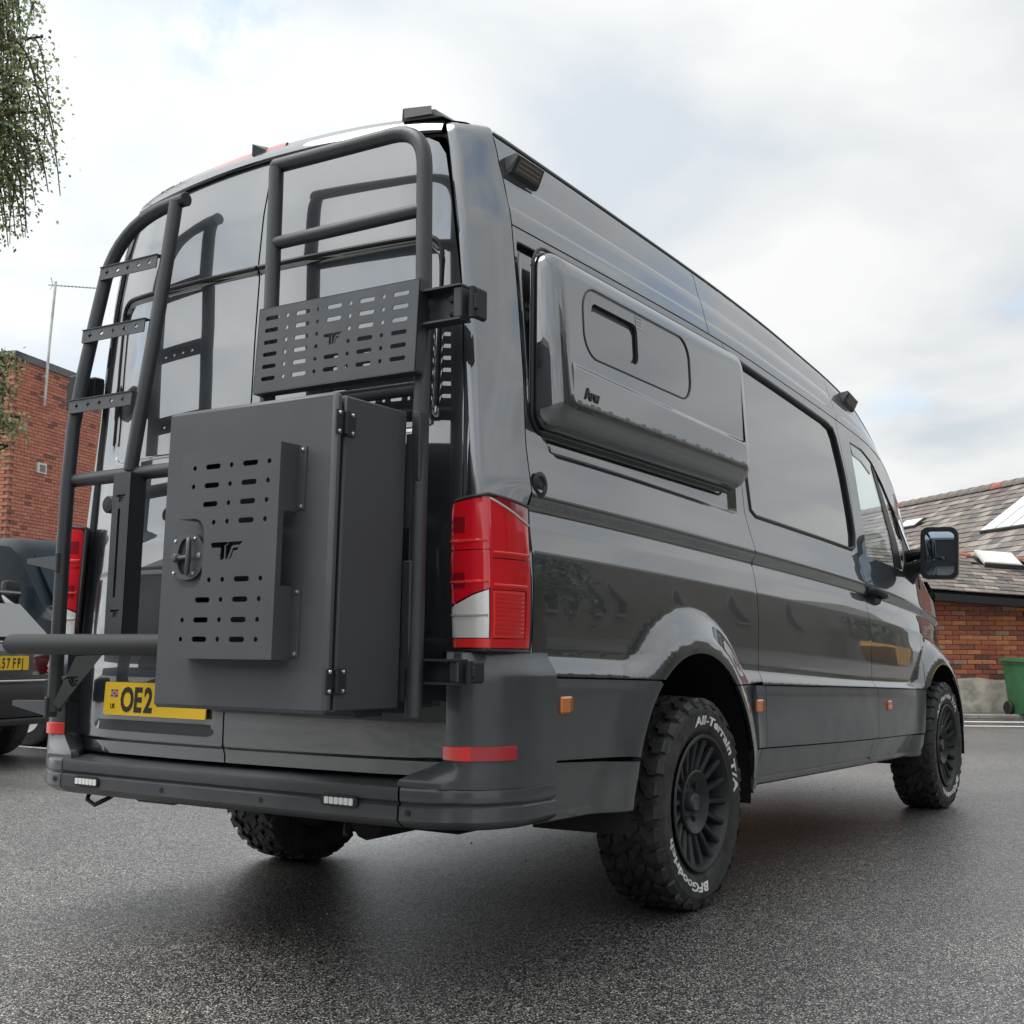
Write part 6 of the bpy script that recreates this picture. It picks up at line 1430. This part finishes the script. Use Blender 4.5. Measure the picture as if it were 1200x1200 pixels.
for i in range(74):
    z1 = rng.uniform(5.0, 8.2); s1 = smax(z1)-.02-abs(rng.normal())*.55; d1 = rng.uniform(-.7, .7); a = TO+TU*(s1-.55)+TV*d1+np.array([0, 0, z1+.25]); b = TO+TU*s1+TV*d1+np.array([0, 0, z1])
    k = min(TIPS, key=lambda q: np.linalg.norm(q-a)+.6*max(0, a[2]-q[2])); br.tube([tuple(k), tuple((k+a)/2+np.array([0, 0, .18])), tuple(a), tuple(b)], [.018, .013, .008, .003], 4, cap=False)
    for _ in range(4):
        f = rng.uniform(.1, 1); c = a+(b-a)*f; e_ = c+TU*rng.uniform(-.12, .26)+TV*rng.normal()*.12; dr = min(rng.uniform(.25, 1.05), max(.15, c[2]-4.55-max(0, s1)*.6)); n0 = len(LPTS); strand(c, e_, dr, 7, 74, .105)
        keep = [p for p in LPTS[n0:] if (p-TO)@TU < smax(p[2])+rng.uniform(-.06, .07) and p[2] > 4.42+max(0, ((p-TO)@TU)-.05)*1.2]; del LPTS[n0:]; LPTS += keep
for z1, s1, n_ in ((3.42, .34, 7), (3.30, .22, 7), (3.20, .30, 5), (2.98, .26, 7), (2.86, .30, 7), (2.74, .18, 7), (2.58, .08, 5)):
    b = TO+TU*s1+np.array([0, 0, z1]); a = b-TU*.75+np.array([0, 0, .12]); k = B0+np.array([.9, .55, 3.3]); br.tube([tuple(k), tuple((k+a)/2+np.array([0, 0, .12])), tuple(a), tuple(b)], [.02, .014, .009, .003], 4, cap=False)
    for _ in range(n_):
        f = rng.uniform(.25, 1); c = a+(b-a)*f; strand(c, c+TU*rng.normal()*.05+TV*rng.normal()*.08, rng.uniform(.03, .22), 4, 48, .055)
br.obj('branches', TWIG, bt, smooth=0); leaf_mesh('crown', LPTS, .045, bt, LEAF, [3, 4, 3, .9])
# ================================================================== what stands across the yard (seen mirrored in the paint), plus an added warehouse
STN = mat('buff_stone', (.085, .076, .060), .85, var=(1.2, .8, 8), bump=(8, .3, .02)); STD = mat('dark_stone_trim', (.12, .11, .10), .85)
ch = thing('stone_hall', 'long buff stone hall with tall pointed windows across the yard', 'building', (17, 41, 0))
w = MB(); w.box((20.5, 41, 3.4), (7, 78, 6.8)); w.obj('wall', STN, ch, smooth=0)
w = MB(); w.add([(16.8, 1.7, 6.8), (16.8, 80.3, 6.8), (24.2, 80.3, 6.8), (24.2, 1.7, 6.8), (20.5, 1.7, 9.2), (20.5, 80.3, 9.2)], [(0, 1, 5, 4), (1, 2, 5), (2, 3, 4, 5), (3, 0, 4)]); w.obj('roof', SLT[3], ch, smooth=0)
for i in range(17):
    narrow = i < 10; y = 18+1.45*i+rng.uniform(-.3, .3) if narrow else 35.5+(i-10)*6.2+rng.uniform(-1.2, 1.2); hw_ = rng.uniform(.22, .42) if narrow else rng.uniform(.55, 1.05)
    o = [(y-hw_, 1.5), (y+hw_, 1.5), (y+hw_, 3.8)]+[(y+hw_*math.cos(t)**1.2 if t < 1.55 else y, 3.8+1.2*math.sin(t)) for t in np.linspace(.2, 1.57, 6)]+[(y-hw_*math.cos(t)**1.2, 3.8+1.2*math.sin(t)) for t in np.linspace(1.4, .2, 6)]+[(y-hw_, 3.8)]
    M = frame((16.97, 0, 0), (0, 1, 0), (0, 0, 1)); M2 = Matrix(((0, 0, -1, 16.98), (1, 0, 0, 0), (0, 1, 0, 0), (0, 0, 0, 1)))
    w = MB(); w.plate(o, [], M2, -.05); wn = w.obj('window', STD, ch, smooth=0)
    c = [(a*.0+y+(a-y)*.82, 1.5+.12+(b-1.5)*.92) for a, b in o]; w = MB(); w.plate(c, [], M2 @ Matrix.Translation((0, 0, .055)), -.01); w.obj('pane', DARK, wn, smooth=0)
LF2 = [mat('lime_leaf_%s' % n_, c, .6) for n_, c in (('dark', (.035, .055, .022)), ('mid', (.05, .075, .03)))]
def tree2(x, y, h, r, label):
    t = thing('yard_tree', label, 'tree', (x, y, 0), group='trees across the yard')
    w = MB(); w.tube([(x, y, 0), (x+.1, y, h*.4), (x, y+.1, h*.8)], [.22, .16, .05], 8); w.obj('trunk', TWIG, t)
    pts = []
    for _ in range(60):
        u = rng.normal(size=3); u /= np.linalg.norm(u); c = np.array([x, y, h*.62])+u*np.array([r, r, h*.36])*rng.uniform(.3, 1)
        for _ in range(30): pts.append(c+rng.normal(size=3)*.32)
    leaf_mesh('crown', pts, .22, t, LF2, [3, 2])
tree2(13.0, 8.6, 8.0, 1.7, 'slim leafy tree across the yard short of the hall end'); tree2(13.6, 14.5, 5.0, 1.7, 'small round tree in front of the stone hall')
tree2(13.2, 20, 5.4, 1.9, 'round tree standing before the narrow windows of the stone hall'); tree2(14.6, 52, 5.0, 2.2, 'broad low tree beyond the yellow skip by the stone hall')
YEL = mat('yellow_skip_paint', (.40, .21, .03), .5, var=(3, .8))
sk = thing('yellow_skip', 'yellow waste skip standing in front of the stone hall', 'skip', (10.5, 41, 0))
w = MB(); o = [(-1.9, .9), (-1.1, .12), (1.1, .12), (1.9, .9), (1.75, 1.35), (-1.75, 1.35)]
rows = [[(10.5-.85, 41+a*1.8, b) for a, b in o], [(10.5+.85, 41+a*1.8, b) for a, b in o]]; w.add(rows[0]+rows[1], [(0, 1, 2, 3, 4, 5)[::-1], (6, 7, 8, 9, 10, 11)]+[(i, i+1, 7+i, 6+i) for i in (0, 1, 2)]+[(3, 4, 10, 9), (5, 0, 6, 11)]); w.obj('hull', YEL, sk, smooth=0)
for k in (-1, 0, 1):
    w = MB(); w.box((9.62, 41+k*1.5, .78), (.05, .08, .9)); w.obj('rib', YEL, sk, smooth=0)
wh2 = thing('brick_warehouse', 'plain brick warehouse closing the yard behind the camera', 'building', (-4, -27, 0))  # unseen, added so the lower rear doors mirror something dark
w = MB(); w.box((-30, -30, 4.1), (96, 6, 8.2)); w.obj('wall', STD, wh2, smooth=0)
w = MB(); w.add([(-78.3, -26.8, 8.2), (18.3, -26.8, 8.2), (18.3, -33.2, 8.2), (-78.3, -33.2, 8.2), (-78.3, -30, 9.6), (18.3, -30, 9.6)], [(0, 1, 5, 4), (2, 3, 4, 5), (1, 2, 5), (3, 0, 4)]); w.obj('roof', SLT[3], wh2, smooth=0)
for i in range(7):
    w = MB(); w.box((-20+5.4*i, -26.97, 2.5), (2.2, .08, 1.5)); f_ = w.obj('window', SEAL, wh2, smooth=0); w = MB(); w.box((-20+5.4*i, -26.92, 2.5), (2.0, .02, 1.3)); w.obj('pane', GLASS_D, f_, smooth=0)

tr = thing('rendered_terrace', 'plain grey rendered terrace far beyond the van', 'building', (-20, 52, 0))
w = MB(); w.box((-22, 55, 2.8), (34, 7, 5.6)); w.obj('wall', PAV, tr, smooth=0)
w = MB(); w.add([(-39.3, 51.2, 5.6), (-4.7, 51.2, 5.6), (-4.7, 58.8, 5.6), (-39.3, 58.8, 5.6), (-39.3, 55, 7.8), (-4.7, 55, 7.8)], [(0, 1, 5, 4), (2, 3, 4, 5), (1, 2, 5), (3, 0, 4)]); w.obj('roof', SLT[3], tr, smooth=0)
for i in range(10):
    for z in (1.5, 4.1):
        w = MB(); w.box((-37+3.35*i, 51.46, z), (1.1, .12, 1.4)); f_ = w.obj('window', MATS['white_vent'], tr, smooth=0); w = MB(); w.box((-37+3.35*i, 51.40, z), (.92, .02, 1.2)); w.obj('pane', DARK, f_, smooth=0)
